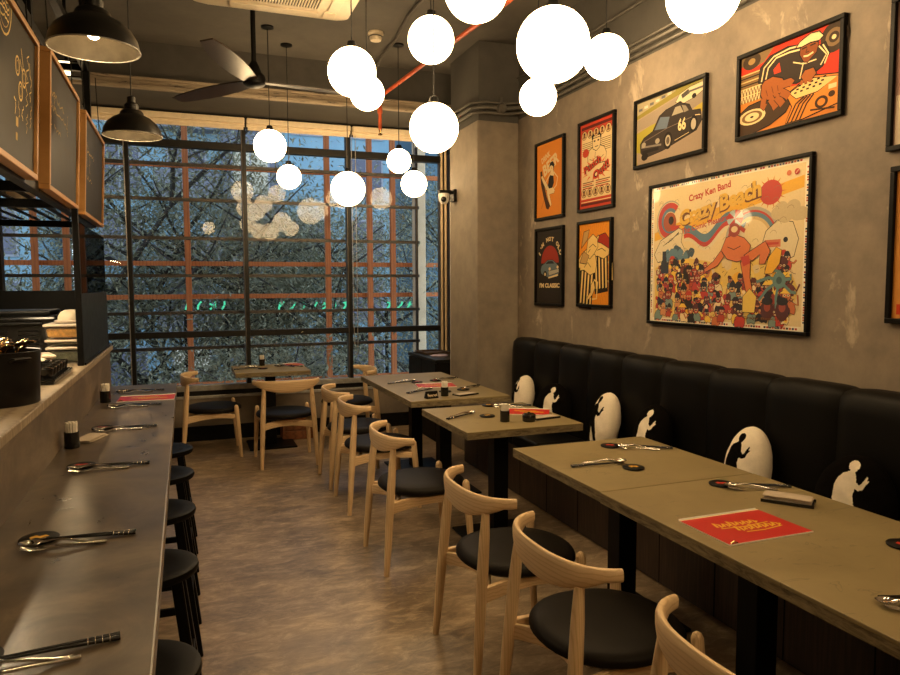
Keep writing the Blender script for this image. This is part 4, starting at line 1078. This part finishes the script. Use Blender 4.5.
def d_mugs(A):
    A.rect(0,0,1,1,lin(226,142,36))
    for k in range(44):
        a = 2*PI*k/44+.02; r0 = .30+.05*(k % 3); A.line([(.5+r0*math.cos(a), .5+r0*math.sin(a)), (.5+.62*math.cos(a), .5+.66*math.sin(a))], .004, lin(120,60,22), True)
    FO = lin(232,196,120)
    def mug(x, y, s, rot):
        def T(p): px, py = p[0]*s*A.w, p[1]*s*A.h; return (x+(px*math.cos(rot)-py*math.sin(rot))/A.w, y+(px*math.sin(rot)+py*math.cos(rot))/A.h)
        outline(A, [T(p) for p in [(-.24,.10),(.24,.12),(.21,-.36),(-.20,-.38)]], lin(40,28,18), .007)
        for k in range(4):
            q = -.17+.105*k; A.poly([T(p) for p in [(q,.09),(q+.05,.09),(q+.045,-.31),(q,-.32)]], FO)
        outline(A, [T(p) for p in [(-.28,.08),(-.30,.22),(-.20,.30),(-.06,.36),(.10,.35),(.24,.30),(.30,.20),(.27,.09),(.1,.05),(-.1,.10)]], FO, .006)
        A.line([T((.24,.0)),T((.36,-.02)),T((.36,-.22)),T((.22,-.24))], .014, FO)
    mug(.70,.50,.95,.06); mug(.26,.32,1.0,-.10)
    outline(A, [(.24,.62),(.30,.80),(.46,.86),(.60,.80),(.62,.70),(.50,.62),(.36,.56)], FO, .005)
    outline(A, [(.60,.76),(.66,.84),(.84,.86),(.97,.78),(.98,.66),(.86,.70),(.72,.74)], lin(160,46,28), .005)
    outline(A, [(.08,.70),(.16,.90),(.34,.92),(.28,.80)], lin(190,150,90), .006); outline(A, [(.03,.52),(.16,.66),(.34,.60),(.24,.50)], lin(190,150,90), .006)
    outline(A, [(.40,.24),(.50,.30),(.54,.20),(.46,.12),(.34,.06),(.28,.08),(.40,.16)], FO, .005)
    for p in ([(.34,.70),(.46,.74),(.56,.70)], [(.30,.64),(.38,.68)], [(.60,.66),(.74,.68),(.86,.64)], [(.18,.46),(.30,.52),(.40,.46)]): A.line(p, .005, K)
    A.rect(.0,.28,.05,.46,lin(70,70,40))
def d_race(A):
    A.rect(0,0,1,1,lin(150,132,112))
    A.poly([(0,.52),(0,.74),(.5,.86),(1,.98),(1,1),(0,1)], lin(128,118,52)); A.poly([(0,.80),(.6,.97),(.6,1),(0,1)], lin(152,140,112))
    for k in range(6): A.rect(.03+.09*k,.86+.018*k,.09+.09*k,.90+.018*k, lin(190,180,160) if k % 2 else lin(92,92,96))
    A.poly([(0,.0),(0,.52),(.35,.62),(.40,.38),(.10,.05)], lin(150,140,52)); A.poly([(.02,0),(.30,.10),(.0,.22)], lin(150,132,112))
    A.poly([(.0,.72),(.5,.84),(1,.96),(1,.66),(.75,.60),(.35,.60),(0,.56)], lin(138,124,108))
    A.poly([(.85,.62),(1,.68),(1,.52)], lin(170,150,55))
    G = lin(50,42,38)
    outline(A, [(.60,.80),(.66,.90),(.80,.95),(.97,.96),(.99,.84),(.88,.78),(.70,.74)], lin(200,184,150), .003); A.poly([(.68,.88),(.78,.93),(.80,.86),(.70,.82)], lin(70,66,62)); A.ell(.66,.76,.035,.035,K); A.ell(.86,.80,.03,.035,K); A.rect(.78,.87,.98,.90,lin(90,84,80))
    outline(A, [(.07,.20),(.06,.34),(.12,.42),(.26,.48),(.36,.68),(.46,.74),(.66,.78),(.80,.70),(.84,.60),(.95,.58),(.97,.42),(.90,.30),(.60,.20),(.42,.14),(.14,.10)], G, .004)
    A.poly([(.29,.49),(.38,.66),(.52,.62),(.48,.46)], lin(92,104,120)); A.poly([(.55,.62),(.60,.73),(.67,.73),(.72,.62)], lin(150,140,120)); A.poly([(.73,.61),(.69,.73),(.75,.70),(.79,.62)], lin(130,120,104))
    A.line([(.12,.36),(.48,.46),(.94,.52)], .004, lin(110,96,84)); A.line([(.08,.28),(.40,.24)], .012, lin(120,112,104)); A.rect(.10,.17,.36,.22,lin(28,24,22))
    for x in (.12,.34): A.ell(x,.31,.035,.042,lin(150,140,124))
    A.ell(.50,.27,.065,.13,K); A.ell(.50,.27,.040,.085,lin(170,158,140)); A.ell(.50,.27,.025,.055,lin(90,80,70)); A.ell(.86,.40,.055,.12,K); A.ell(.86,.40,.034,.08,lin(170,158,140)); A.ell(.14,.12,.055,.06,K)
    A.text('66', .645,.36,.755,.54, CR, .03)
    A.line([(.88,.52),(.95,.50)], .004, CR); A.line([(.60,.24),(.80,.30)], .003, CR)
def d_dj(A):
    A.rect(0,0,1,1,lin(196,120,46))
    A.poly([(0,.62),(0,1),(1,1),(1,.40),(.5,.45)], lin(186,50,28))
    A.poly([(0,.90),(.0,1),(.36,1),(.26,.86),(.12,.82)], lin(120,98,66))
    A.ell(.12,.92,.10,.10,lin(62,48,34)); A.ell(.12,.92,.04,.04,lin(150,120,70))
    A.ell(.93,.84,.12,.17,lin(58,44,32)); A.ell(.93,.84,.075,.10,lin(120,96,66)); A.ell(.93,.84,.045,.06,lin(58,44,32)); A.ell(.93,.84,.02,.026,CR)
    # crate of records
    A.rect(0,.42,.24,.78,lin(120,92,54))
    for k in range(8): A.line([(.0,.46+.045*k),(.24,.46+.045*k)], .006, lin(205,176,118) if k % 2 else K)
    for k in range(7): A.line([(.0+.035*k,.42),(.035+.035*k,.60)], .005, CR); A.line([(.035+.035*k,.42),(.0+.035*k,.60)], .005, CR)
    J = lin(50,40,34)
    outline(A, [(.20,.62),(.22,.80),(.32,.90),(.50,.93),(.62,.90),(.66,.74),(.78,.80),(.86,.82),(.90,.68),(.84,.56),(.74,.50),(.60,.46),(.44,.52),(.38,.60),(.30,.58)], J, .006)
    for dd in (0,.045): A.line([(.235+dd,.62),(.26+dd,.78-dd*.4),(.36+dd*.6,.875-dd*.6),(.52,.90-dd),(.62,.885-dd)], .008, CR)
    for dd in (0,.035): A.line([(.80+dd,.80),(.87+dd*.5,.68),(.82+dd,.58)], .007, CR)
    A.poly([(.36,.72),(.42,.78),(.44,.66),(.37,.66)], lin(190,56,30))
    A.line([(.56,.72),(.66,.66),(.78,.66)], .006, CR); A.line([(.66,.68),(.63,.50)], .006, CR)
    outline(A, [(.62,.78),(.63,.88),(.74,.90),(.80,.84),(.78,.74),(.70,.66),(.66,.68)], lin(124,66,30), .005)     # face
    outline(A, [(.58,.87),(.62,.93),(.72,.98),(.80,.965),(.84,.90),(.80,.86),(.72,.875),(.64,.86)], CR, .006)       # cap
    A.line([(.64,.835),(.69,.84)], .006, K); A.line([(.72,.84),(.77,.845)], .006, K); A.line([(.66,.745),(.70,.735),(.75,.755)], .008, CR); A.line([(.69,.82),(.68,.78),(.71,.78)], .004, K)
    # turntable
    outline(A, [(0,.0),(0,.30),(.10,.37),(.30,.40),(.50,.36),(.56,.28),(.50,.16),(.34,.06),(.12,.0)], lin(64,46,30), .006)
    for k in range(3): A.ell(.14,.22,.15-.035*k,.095-.022*k,(CR, lin(120,90,54), CR)[k])
    A.ell(.14,.22,.02,.013,K)
    # mixer
    outline(A, [(.50,.36),(.72,.50),(1,.42),(1,.10),(.66,.02),(.50,.02),(.56,.20)], lin(206,128,48), .006)
    outline(A, [(.53,.37),(.72,.47),(.98,.40),(.80,.29),(.60,.28)], lin(222,186,120), .004)
    for i in range(5):
        for j in range(3): A.rect(.62+.058*i-.02*j,.41-.035*j+.004*i,.645+.058*i-.02*j,.43-.035*j+.004*i, K)
    for k in range(4): A.line([(.52+.04*k,.02),(.60+.035*k,.22-.01*k),(.68+.03*k,.28)], .009, lin(64,42,24))
    A.ell(.84,.16,.06,.07,lin(64,42,24)); A.ell(.84,.16,.035,.04,lin(206,128,48)); A.ell(.93,.22,.03,.035,lin(64,42,24)); A.line([(.74,.10),(.96,.06)], .008, lin(64,42,24)); A.rect(.9,.28,.97,.33,CR)
    # big reaching hand with spread fingers
    B = lin(150,84,38)
    outline(A, [(.24,.58),(.27,.62),(.36,.64),(.46,.58),(.50,.50),(.48,.44),(.42,.38),(.34,.36),(.26,.38),(.23,.46)], B, .006)
    for a, b, c in (((.27,.40),(.26,.32),(.29,.29)),((.34,.38),(.38,.30),(.40,.24)),((.40,.38),(.45,.30),(.47,.26)),((.45,.42),(.51,.36),(.53,.33)),((.47,.50),(.54,.50),(.56,.47))):
        A.line([a,b,c], .036*A.w/.6+.006, K); A.line([a,b,c], .036*A.w/.6, B)
    for p in ([(.29,.50),(.31,.42)],[(.35,.52),(.37,.43)],[(.41,.51),(.42,.44)]): A.line(p, .004, lin(100,52,22))
    outline(A, [(.64,.52),(.68,.58),(.76,.58),(.79,.50),(.74,.44),(.67,.45)], B, .005)
    for k in range(3): A.line([(.66+.04*k,.47),(.645+.04*k,.425)], .018, B)
def d_big(A):
    rg = random.Random(21)
    A.rect(0,0,1,1,lin(240,230,204)); A.rect(.025,.03,.975,.97,lin(226,203,152))
    # tiny caption runs around the border
    for k in range(62):
        c = [lin(176,40,30), lin(50,50,90), K, lin(190,90,40)][rg.randrange(4)]
        x = .04+.92*k/62
        if rg.random() < .85: A.rect(x,.009,x+.011,.021,c)
        if rg.random() < .85: A.rect(x,.979,x+.011,.991,c)
        y = .05+.9*k/62
        if rg.random() < .8: A.rect(.981,y,.990,y+.010,c)
        if rg.random() < .8: A.rect(.008,y,.016,y+.010,c)
    # ribbon of yellow behind the title and swirls of red and blue
    Y = lin(226,170,40); RD = lin(186,58,40); BL = lin(92,124,140); GY = lin(170,160,140)
    A.poly([(.03,.60),(.03,.66),(.28,.74),(.55,.80),(.97,.90),(.97,.83),(.60,.74),(.30,.66)], Y)
    for k, (c, wd) in enumerate(((GY,.012),(RD,.05),(BL,.03),(RD,.02))):
        A.line([(.15+.10*(1-.22*k)*math.cos(a*.2), .74+.14*(1-.22*k)*math.sin(a*.2)) for a in range(4, 30)], wd*.7, c)
    A.ell(.15,.73,.05,.07,lin(160,80,40)); A.ell(.16,.74,.02,.03,K); A.poly([(.15,.70),(.24,.70),(.17,.66)], RD)
    outline(A, [(.03,.50),(.08,.60),(.22,.68),(.25,.66),(.24,.58),(.28,.50),(.18,.46),(.06,.44)], lin(222,206,168), .004)
    for k in range(4): A.line([(.10+.02*k,.56+.01*k),(.22,.64+.004*k)], .003, K)
    wave = lambda x, ph: .60+.05*math.sin(9*x+ph)
    for c, off, wd in ((BL,.0,.05),(RD,-.035,.03),(lin(222,206,168),-.06,.02),(BL,.03,.015)):
        A.line([(.26+.40*k/24, wave(k/24, 1.2)+off+.08*(k/24)) for k in range(25)], wd, c)
    for c, r in ((GY,.15),(RD,.135),(lin(206,176,120),.11),(BL,.125)):
        A.line([(.70+r*math.cos(a), .55+r*1.3*math.sin(a)) for a in [PI*(.15+.8*k/16) for k in range(17)]], .022, c)
    for k in range(16): A.blob(.1+.22*rg.random(), .44+.10*rg.random(), .02+.02*rg.random(), BL if k % 3 else lin(60,84,100), 9)
    # whale-like pale shape at the right with an eye
    outline(A, [(.78,.60),(.84,.66),(.92,.64),(.95,.54),(.93,.44),(.86,.40),(.80,.46),(.76,.52)], lin(220,202,160), .004); A.ell(.885,.54,.012,.016,K)
    for k in range(7): A.ell(.84+.02*k,.70+.03*math.sin(2*k),.035,.04,lin(196,176,134)); 
    for a in range(14): A.poly([(.80+.05*math.cos(a*.45-.1),.83+.06*math.sin(a*.45-.1)),(.80+.085*math.cos(a*.45),.83+.10*math.sin(a*.45)),(.80+.05*math.cos(a*.45+.1),.83+.06*math.sin(a*.45+.1))], lin(206,120,40))
    A.ell(.80,.83,.06,.075,RD)
    # umbrella ball
    for k in range(8):
        a0 = 2*PI*k/8; A.poly([(.60,.70)]+[(.60+.05*math.cos(a0+q*PI/16), .70+.055*math.sin(a0+q*PI/16)) for q in range(5)], RD if k % 2 else lin(170,190,190))
    # title lettering
    BR = lin(110,64,24)
    A.text('Crazy Ken Band', .29,.865,.57,.925, RD, .03, .0, .13)
    A.text('Crazy Beach', .225,.715,.755,.855, BR, .10, .1, .17); A.text('Crazy Beach', .222,.722,.752,.862, lin(222,176,66), .045, .1, .17)
    A.text('The Comic Pleasure', .24,.665,.56,.705, RD, .02, .0, .14)
    A.rect(.775,.50,.86,.545,lin(200,110,70)); A.rect(.785,.515,.85,.53,RD)
    # crowd on yellow ground
    A.poly([(.04,.04),(.04,.40),(.12,.44),(.30,.46),(.50,.42),(.70,.44),(.90,.40),(.955,.25),(.93,.10),(.88,.05)], lin(222,186,92))
    for k in range(60): A.blob(.05+.88*rg.random(), .06+.36*rg.random(), .015+.022*rg.random(), [Y, lin(226,196,110), lin(214,190,140)][k % 3], 9)
    cols = [lin(176,66,36), lin(150,54,32), RD, lin(196,110,60), lin(110,46,28), lin(206,140,84)]
    PALE = lin(232,208,160); YY = lin(236,196,70)
    for row in range(5, -1, -1):
        n = 21-row
        for k in range(n):
            x = .06+.87*(k+rg.uniform(.1,.9))/n; y = .055+.066*row+rg.uniform(-.022,.022); s = rg.uniform(.75,1.5)*.019
            if row >= 4 and .45 < x < .8: continue
            c = rg.choice(cols); r_ = rg.uniform(-.5,.5)
            body = [(x+s*px+r_*s*py*.4, y+s*py) for px, py in ((-1.0,-1.5),(-1.25,-.2),(-1.0,.9),(-.3,1.5),(.4,1.5),(1.1,.9),(1.2,-.4),(.8,-1.6),(.0,-1.2))]
            A.poly(body, rg.choice([c, c, c, K, RD, PALE, YY, lin(120,140,130)])); A.line(body+[body[0]], .0028, K)
            if rg.random() < .7:
                q = rg.choice((-1,1)); arm = [(x+q*s*.9,y+s*.7),(x+q*s*1.7,y+s*rg.uniform(-.4,1.0)),(x+q*s*rg.uniform(1.0,2.4),y+s*rg.uniform(.8,2.6))]
                A.line(arm, .0105, K); A.line(arm, .0075, c)
            hx = x+r_*s*1.0; hy = y+s*2.3
            A.ell(hx, hy, s*.92, s*1.30, K, 12); A.ell(hx, hy, s*.78, s*1.14, c, 12)
            kind = rg.randrange(5)
            if kind < 3: A.blob(hx+rg.uniform(-.2,.2)*s, hy+s*.9, s*.9, K if kind else lin(86,36,22), 9, .3, rg)
            elif kind == 3: A.poly([(hx-s*1.2,hy+s*.5),(hx+s*1.2,hy+s*.5),(hx+s*.5,hy+s*1.6),(hx-s*.5,hy+s*1.6)], rg.choice([RD, YY, K]))
            for q in (-.34,.34): A.ell(hx+q*s, hy+s*.1, s*.26, s*.26, CR, 8); A.ell(hx+q*s, hy+s*.1, s*.12, s*.14, K, 6)
            A.ell(hx, hy-s*.6, s*.3, s*.15, CR if rg.random() < .5 else K, 8)
    for k in range(150):
        x, y = .05+.88*rg.random(), .05+.40*rg.random(); d1, d2 = rg.uniform(-.018,.018), rg.uniform(-.02,.02)
        A.line([(x,y),(x+d1,y+d2),(x+d1*1.2+rg.uniform(-.012,.012),y+d2*1.5)], .0026, rg.choice([K,K,lin(90,40,24)]))
    for k in range(45): A.blob(.05+.88*rg.random(), .05+.38*rg.random(), .005+.008*rg.random(), rg.choice([YY,PALE,RD,K]), 8, .3, rg)
    for k in range(60):
        x, y = .05+.88*rg.random(), .48+.42*rg.random(); A.line([(x+.018*math.cos(q*.7),y+.016*math.sin(q*.9)+.003*q) for q in range(5)], .0018, lin(130,104,76))
    # big sprawling orange sunbather
    O = lin(206,112,56)
    outline(A, [(.52,.50),(.55,.58),(.60,.60),(.66,.57),(.70,.52),(.68,.44),(.62,.42),(.56,.44)], O, .004)
    outline(A, [(.66,.46),(.72,.50),(.78,.54),(.81,.48),(.78,.40),(.75,.40),(.75,.46),(.71,.42)], O, .004)
    outline(A, [(.64,.42),(.70,.42),(.70,.32),(.72,.22),(.75,.19),(.72,.18),(.68,.22),(.66,.32)], O, .004)
    outline(A, [(.47,.43),(.52,.50),(.54,.46),(.50,.40),(.42,.36),(.41,.38)], O, .004); A.poly([(.64,.45),(.69,.46),(.70,.41),(.66,.39)], RD)
    A.ell(.60,.625,.035,.045,lin(150,60,40)); A.ell(.60,.63,.02,.02,CR); A.line([(.56,.52),(.60,.50),(.64,.52)], .004, K)
    # teal creature and fish
    T_ = lin(96,128,124)
    for k in range(6): A.line([(.86,.30),(.86+.07*math.cos(k*1.0-.5),.27+.08*math.sin(k*1.0-.5)),(.84+.11*math.cos(k*1.0-.2),.25+.12*math.sin(k*1.0-.2))], .016, T_)
    A.ell(.86,.30,.035,.05,T_); A.ell(.86,.30,.015,.022,lin(60,84,84))
    outline(A, [(.78,.34),(.80,.44),(.84,.50),(.87,.48),(.86,.40),(.82,.34)], Y, .003)
    outline(A, [(.66,.10),(.66,.20),(.70,.25),(.74,.20),(.73,.10)], lin(226,192,90), .003)
    for x in (.80,.88): A.ell(x,.12,.035,.065,lin(80,34,24)); A.ell(x,.14,.018,.03,lin(150,66,40)); A.ell(x,.175,.03,.025,K)
    A.poly([(.09,.36),(.15,.36),(.15,.44),(.13,.44),(.13,.52),(.10,.52),(.10,.44),(.09,.44)], lin(40,44,52))
    A.text('Crazy Beach', .66,.055,.86,.075, BR, .02)
    A.ell(.895,.925,.012,.016,lin(206,110,60)); A.ell(.935,.925,.013,.018,RD); A.line([(.928,.915),(.942,.935)], .003, CR)
def d_e1(A):
    A.rect(0,0,1,1,lin(150,120,110)); A.rect(.02,.0,.98,.35,lin(196,180,160)); A.ell(.5,.5,.3,.25,lin(90,70,80)); A.poly([(.1,.5),(.3,.8),(.5,.6),(.8,.9),(.9,.4)], lin(110,80,90))
def d_e2(A):
    A.rect(0,0,1,1,lin(206,140,66)); A.ell(.5,.55,.34,.28,lin(196,160,100)); A.rect(.05,.03,.95,.10,lin(190,60,30)); A.poly([(.3,.3),(.5,.7),(.7,.3)], lin(120,60,30)); A.rect(.10,.12,.90,.14,CR)
picture(5.335, 4.857, 2.073, 2.706, 'orange framed poster of a woman with a bottle reading DRINK BEER', d_beer)
picture(4.648, 4.172, 2.077, 2.730, 'red and cream framed poster of a boxer reading Punch Out', d_punch)
picture(5.328, 4.858, 1.372, 2.008, "black framed poster with a red sun and blue car reading I'M NOT OLD", d_classic)
picture(4.648, 4.190, 1.380, 2.010, 'orange framed poster of two foaming beer mugs', d_mugs)
picture(3.948, 3.272, 2.288, 2.725, 'framed photograph of a dark race car numbered 66 on a track', d_race)
picture(3.036, 2.386, 2.297, 2.740, 'framed picture of a record player artist in a cream cap and striped jacket', d_dj)
picture(3.775, 2.532, 1.298, 2.163, 'largest framed picture, a crowded cartoon beach poster over the banquette', d_big, .018)
picture(2.165, 1.70, 2.094, 2.717, 'upper framed picture cut off by the right edge of the photo', d_e1)
picture(2.138, 1.66, 1.380, 2.029, 'lower framed picture cut off by the right edge of the photo', d_e2)
# ------------------------------------------------------------------ outside the window
struct(MB().box(-60, 60, YF+.3, 90, -4.2, -4.0).build('ground_outside', M['lowwall']))
t = thing('timber_screen', 'orange brown timber lattice screen standing just outside the window', 'screen', (0, 8.6, 0))
for x in (-2.6,-1.484,-1.182,.041,1.639,2.163,2.459):
    MB().box(x-.032, x+.032, -.03, .03, -1.5, 4.6).build('upright', M['timber'], t, bevel=.004)
for z in (-.35,.40,1.422,1.80,2.905,3.9):
    MB().box(-3.6, 3.6, .032, .075, z-.027, z+.027).build('cross_beam', M['timber'], t, bevel=.004)
tag(MB().box(2.70, 2.83, 8.40, 8.56, -4, 5).build('outdoor_column', M['concrete_out'], bevel=.01), 'pale concrete column standing outside the right end of the window', 'column')

# blue-grey apartment building across the street
BLU = mat('facade_blue', (.42,.55,.62), .8); n_ = noise(BLU, coords(BLU), .8, 5, .6); setc(BLU, ramp(BLU, n_, [(.3,(.19,.33,.43)),(.7,(.26,.40,.48))]))
GRY = mat('facade_grey', (.15,.16,.21), .8); WIN = mat('facade_window', (.10,.10,.15), .15); WFR = mat('facade_window_frame', (.30,.31,.36), .5); BAL = mat('balcony_grey', (.18,.18,.22), .7)
def building(x0, x1, y, z1, label, cols, rows, skip, lit):
    t = thing('apartment_building', label, 'building', (0, y, 0))
    MB().box(x0, x1, 0, 8, -4, z1).build('facade', BLU, t)
    w = (x1-x0)/cols
    k = 0
    for i in range(cols):
        if i % 3 == 2: MB().box(x0+w*i+.1, x0+w*(i+1)-.1, -.25, 0, -4, z1-.4).build('facade_bay', GRY, t)
        for j in range(rows):
            if (i*7+j*3) % 11 in skip: continue
            a, b = x0+w*i+w*.22, x0+w*i+w*.78; c = -2.6+2.6*j; d_ = -.25 if i % 3 == 2 else 0
            fr = MB().box(a-.08, b+.08, d_-.06, d_, c-.08, c+1.75).build('window_frame', WFR, t)
            k += 1
            MB().box(a, b, d_-.075, d_-.06, c, c+1.66).build('pane', M['litwin'] if k % lit == 0 else WIN, fr)
            MB().box((a+b)/2-.03, (a+b)/2+.03, d_-.09, d_-.06, c, c+1.66).build('glazing_bar', WFR, fr)
        if i % 4 == 1:
            for j in range(rows-1):
                c = -2.75+2.6*j
                bl = MB().box(x0+w*i, x0+w*(i+1), -.9, 0, c-.12, c).build('balcony', BAL, t)
                MB().box(x0+w*i, x0+w*(i+1), -.9, -.86, c, c+.9).build('balcony_rail', BAL, bl)
building(-26, -4.6, 27, 15, 'pale blue apartment building seen at the left through the window', 8, 7, (4,), 9)
building(-3.4, 8.6, 30, 15, 'pale blue apartment building seen in the middle of the window behind the trees', 5, 7, (2, 8), 8)
building(10.5, 30, 29, 13, 'pale blue apartment building seen at the right through the window', 7, 6, (3,), 11)

# trees: leaves as many small quads on branching limbs
LEAF = mat('tree_leaf', (.10,.125,.085), .7, spec=.08)
n_ = noise(LEAF, coords(LEAF), 2.2, 5, .7); n2_ = noise(LEAF, coords(LEAF), 14, 3, .6)
setc(LEAF, mix(LEAF, .5, ramp(LEAF, n_, [(.35,(.08,.08,.052)),(.65,(.36,.355,.235))]), ramp(LEAF, n2_, [(.35,(.08,.08,.052)),(.65,(.46,.45,.31))])))
BARK = mat('tree_bark', (.035,.03,.026), .85); n_ = noise(BARK, coords(BARK), 12, 5, .7); setc(BARK, ramp(BARK, n_, [(.35,(.02,.017,.015)),(.65,(.055,.048,.042))]))
def tree(x, y, h, crown, nleaf, lean, seed, label, size=.042):
    rg = random.Random(seed)
    t = thing('street_tree', label, 'tree', (x, y, -4.0), 0, 'trees outside the window')
    tr = MB(); tips = []
    def limb(p, d, L, r, lev):
        pts = [Vector(p)]; dd = Vector(d).normalized()
        for k in range(5):
            dd = (dd+Vector((rg.uniform(-.16,.16), rg.uniform(-.16,.16), rg.uniform(-.02,.12)))).normalized()
            pts.append(pts[-1]+dd*L/5)
        tr.tube(pts, [r*(1-.13*k) for k in range(6)], 7 if lev < 2 else 5)
        if lev >= 1: tips.extend([(pts[3], lev), (pts[4], lev), (pts[5], lev)])
        if lev < 3:
            for k in range(4 if lev else 7):
                a = rg.uniform(0, 2*PI); up = rg.uniform(.15,.9)
                o = pts[rg.randrange(2, 6)] if lev else pts[rg.randrange(2, 6)]
                limb(o, (math.cos(a)+lean*.3, math.sin(a), up), L*rg.uniform(.5,.72), r*.5, lev+1)
    limb((0,0,0), (lean,0,1), h, .16, 0)
    tr.build('trunk_and_branches', BARK, t, smooth=60)
    vs = []; fs = []
    for k in range(nleaf):
        c, lev = tips[rg.randrange(len(tips))]
        s_ = crown*(.55 if lev > 1 else .8)
        p = c+Vector((rg.gauss(0,s_), rg.gauss(0,s_), rg.gauss(0,s_*.7)))
        a = rg.uniform(0,2*PI); b = rg.uniform(-1,.6); L = size*rg.uniform(.7,1.5)
        d = Vector((math.cos(a)*math.cos(b), math.sin(a)*math.cos(b), math.sin(b)))
        e = Vector((-math.sin(a), math.cos(a), rg.uniform(-.5,.5))).normalized()*L*.28
        o = len(vs); vs += [p-d*L, p+e, p+d*L, p-e]; fs.append((o,o+1,o+2,o+3))
    me = bpy.data.meshes.new('foliage'); me.from_pydata(vs, [], fs); me.materials.append(LEAF); me.update()
    o = bpy.data.objects.new('foliage', me); C.objects.link(o); o.parent = t
tree(2.6, 12.2, 5.0, .8, 62000, .05, 1, 'dense dark tree filling the right half of the window')
tree(5.8, 13.8, 5.2, .85, 48000, -.05, 2, 'dense dark tree at the far right of the window behind the concrete column')
tree(.3, 11.8, 3.6, .66, 52000, .02, 3, 'lower bushy tree below the middle of the window')
tree(-1.6, 13.6, 4.8, .5, 26000, .08, 4, 'thin leaved tree with bare branches before the blue building')
tree(-5.2, 16.0, 3.2, .7, 12000, .0, 5, 'smaller tree seen at the left through the window')
tree(2.2, 17.5, 4.6, .8, 18000, -.04, 6, 'tree standing behind the others in the middle of the window')
tree(-2.0, 12.0, 2.3, .55, 24000, .0, 7, 'low bushy tree below the left window bay')

# green neon sign glimpsed between the leaves
rg = random.Random(4)
def neon(x0, n, y, z, label):
    s_ = thing('neon_sign', label, 'sign', (x0, y, z), 0)
    for k in range(n):
        g = MB(); x = k*.17
        g.tube([(x, 0, -.06),(x+rg.uniform(.0,.08), 0, .0),(x+rg.uniform(.02,.10), 0, .06)], .016, 6)
        if k % 2 == 0: g.tube([(x, 0, rg.uniform(-.05,.05)),(x+.09, 0, rg.uniform(-.06,.08))], .014, 6)
        g.build('glowing_stroke', M['neon'], s_, smooth=40)
    MB().box(-.05, n*.17, .03, .05, -.075, -.06).build('sign_rail', M['black'], s_)
    for q in (.0, n*.17-.1): MB().tube([(q, .06, -.1),(q, .06, -5.2)], .03, 8).build('sign_post', M['blacksteel'], s_, smooth=40)
neon(.0, 4, 11.2, 1.25, 'green neon sign between the leaves left of the window mullion')
neon(1.35, 7, 11.2, 1.22, 'long green neon sign between the leaves across the middle of the window')
neon(3.1, 4, 11.2, 1.22, 'green neon sign between the leaves near the concrete column')

# ------------------------------------------------------------------ dusk sky, camera
w = bpy.data.worlds.new('dusk_sky'); bpy.context.scene.world = w; w.use_nodes = True
nt = w.node_tree; bg = nt.nodes['Background']
tc = nt.nodes.new('ShaderNodeTexCoord'); sp = nt.nodes.new('ShaderNodeSeparateXYZ'); cr = nt.nodes.new('ShaderNodeValToRGB')
nt.links.new(tc.outputs['Generated'], sp.inputs[0]); nt.links.new(sp.outputs['Z'], cr.inputs[0]); nt.links.new(cr.outputs[0], bg.inputs[0])
cr.color_ramp.elements[0].position = 0; cr.color_ramp.elements[0].color = (.55,.68,.78,1)
cr.color_ramp.elements[1].position = .6; cr.color_ramp.elements[1].color = (.36,.52,.70,1)
SKY = 1.9
bg.inputs[1].default_value = SKY

cam = bpy.data.cameras.new('camera'); co = bpy.data.objects.new('camera', cam); C.objects.link(co)
cam.sensor_width = 36; cam.sensor_fit = 'HORIZONTAL'; cam.lens = 705/900*36; cam.clip_start = .02; cam.clip_end = 300
Rc = Matrix((CAMR.col[0], CAMR.col[1], -CAMR.col[2])).transposed()
co.matrix_world = Matrix.Translation((0,0,1.55)) @ Rc.to_4x4()
sc = bpy.context.scene; sc.camera = co
sc.view_settings.view_transform = 'Standard'; sc.view_settings.look = 'None'; sc.view_settings.exposure = 0.66; sc.view_settings.gamma = 1
sc.view_settings.use_curve_mapping = False
sc.cycles.max_bounces = 8; sc.cycles.transparent_max_bounces = 24; sc.cycles.caustics_reflective = False; sc.cycles.caustics_refractive = False
sc.cycles.sample_clamp_indirect = 4; sc.cycles.use_denoising = True
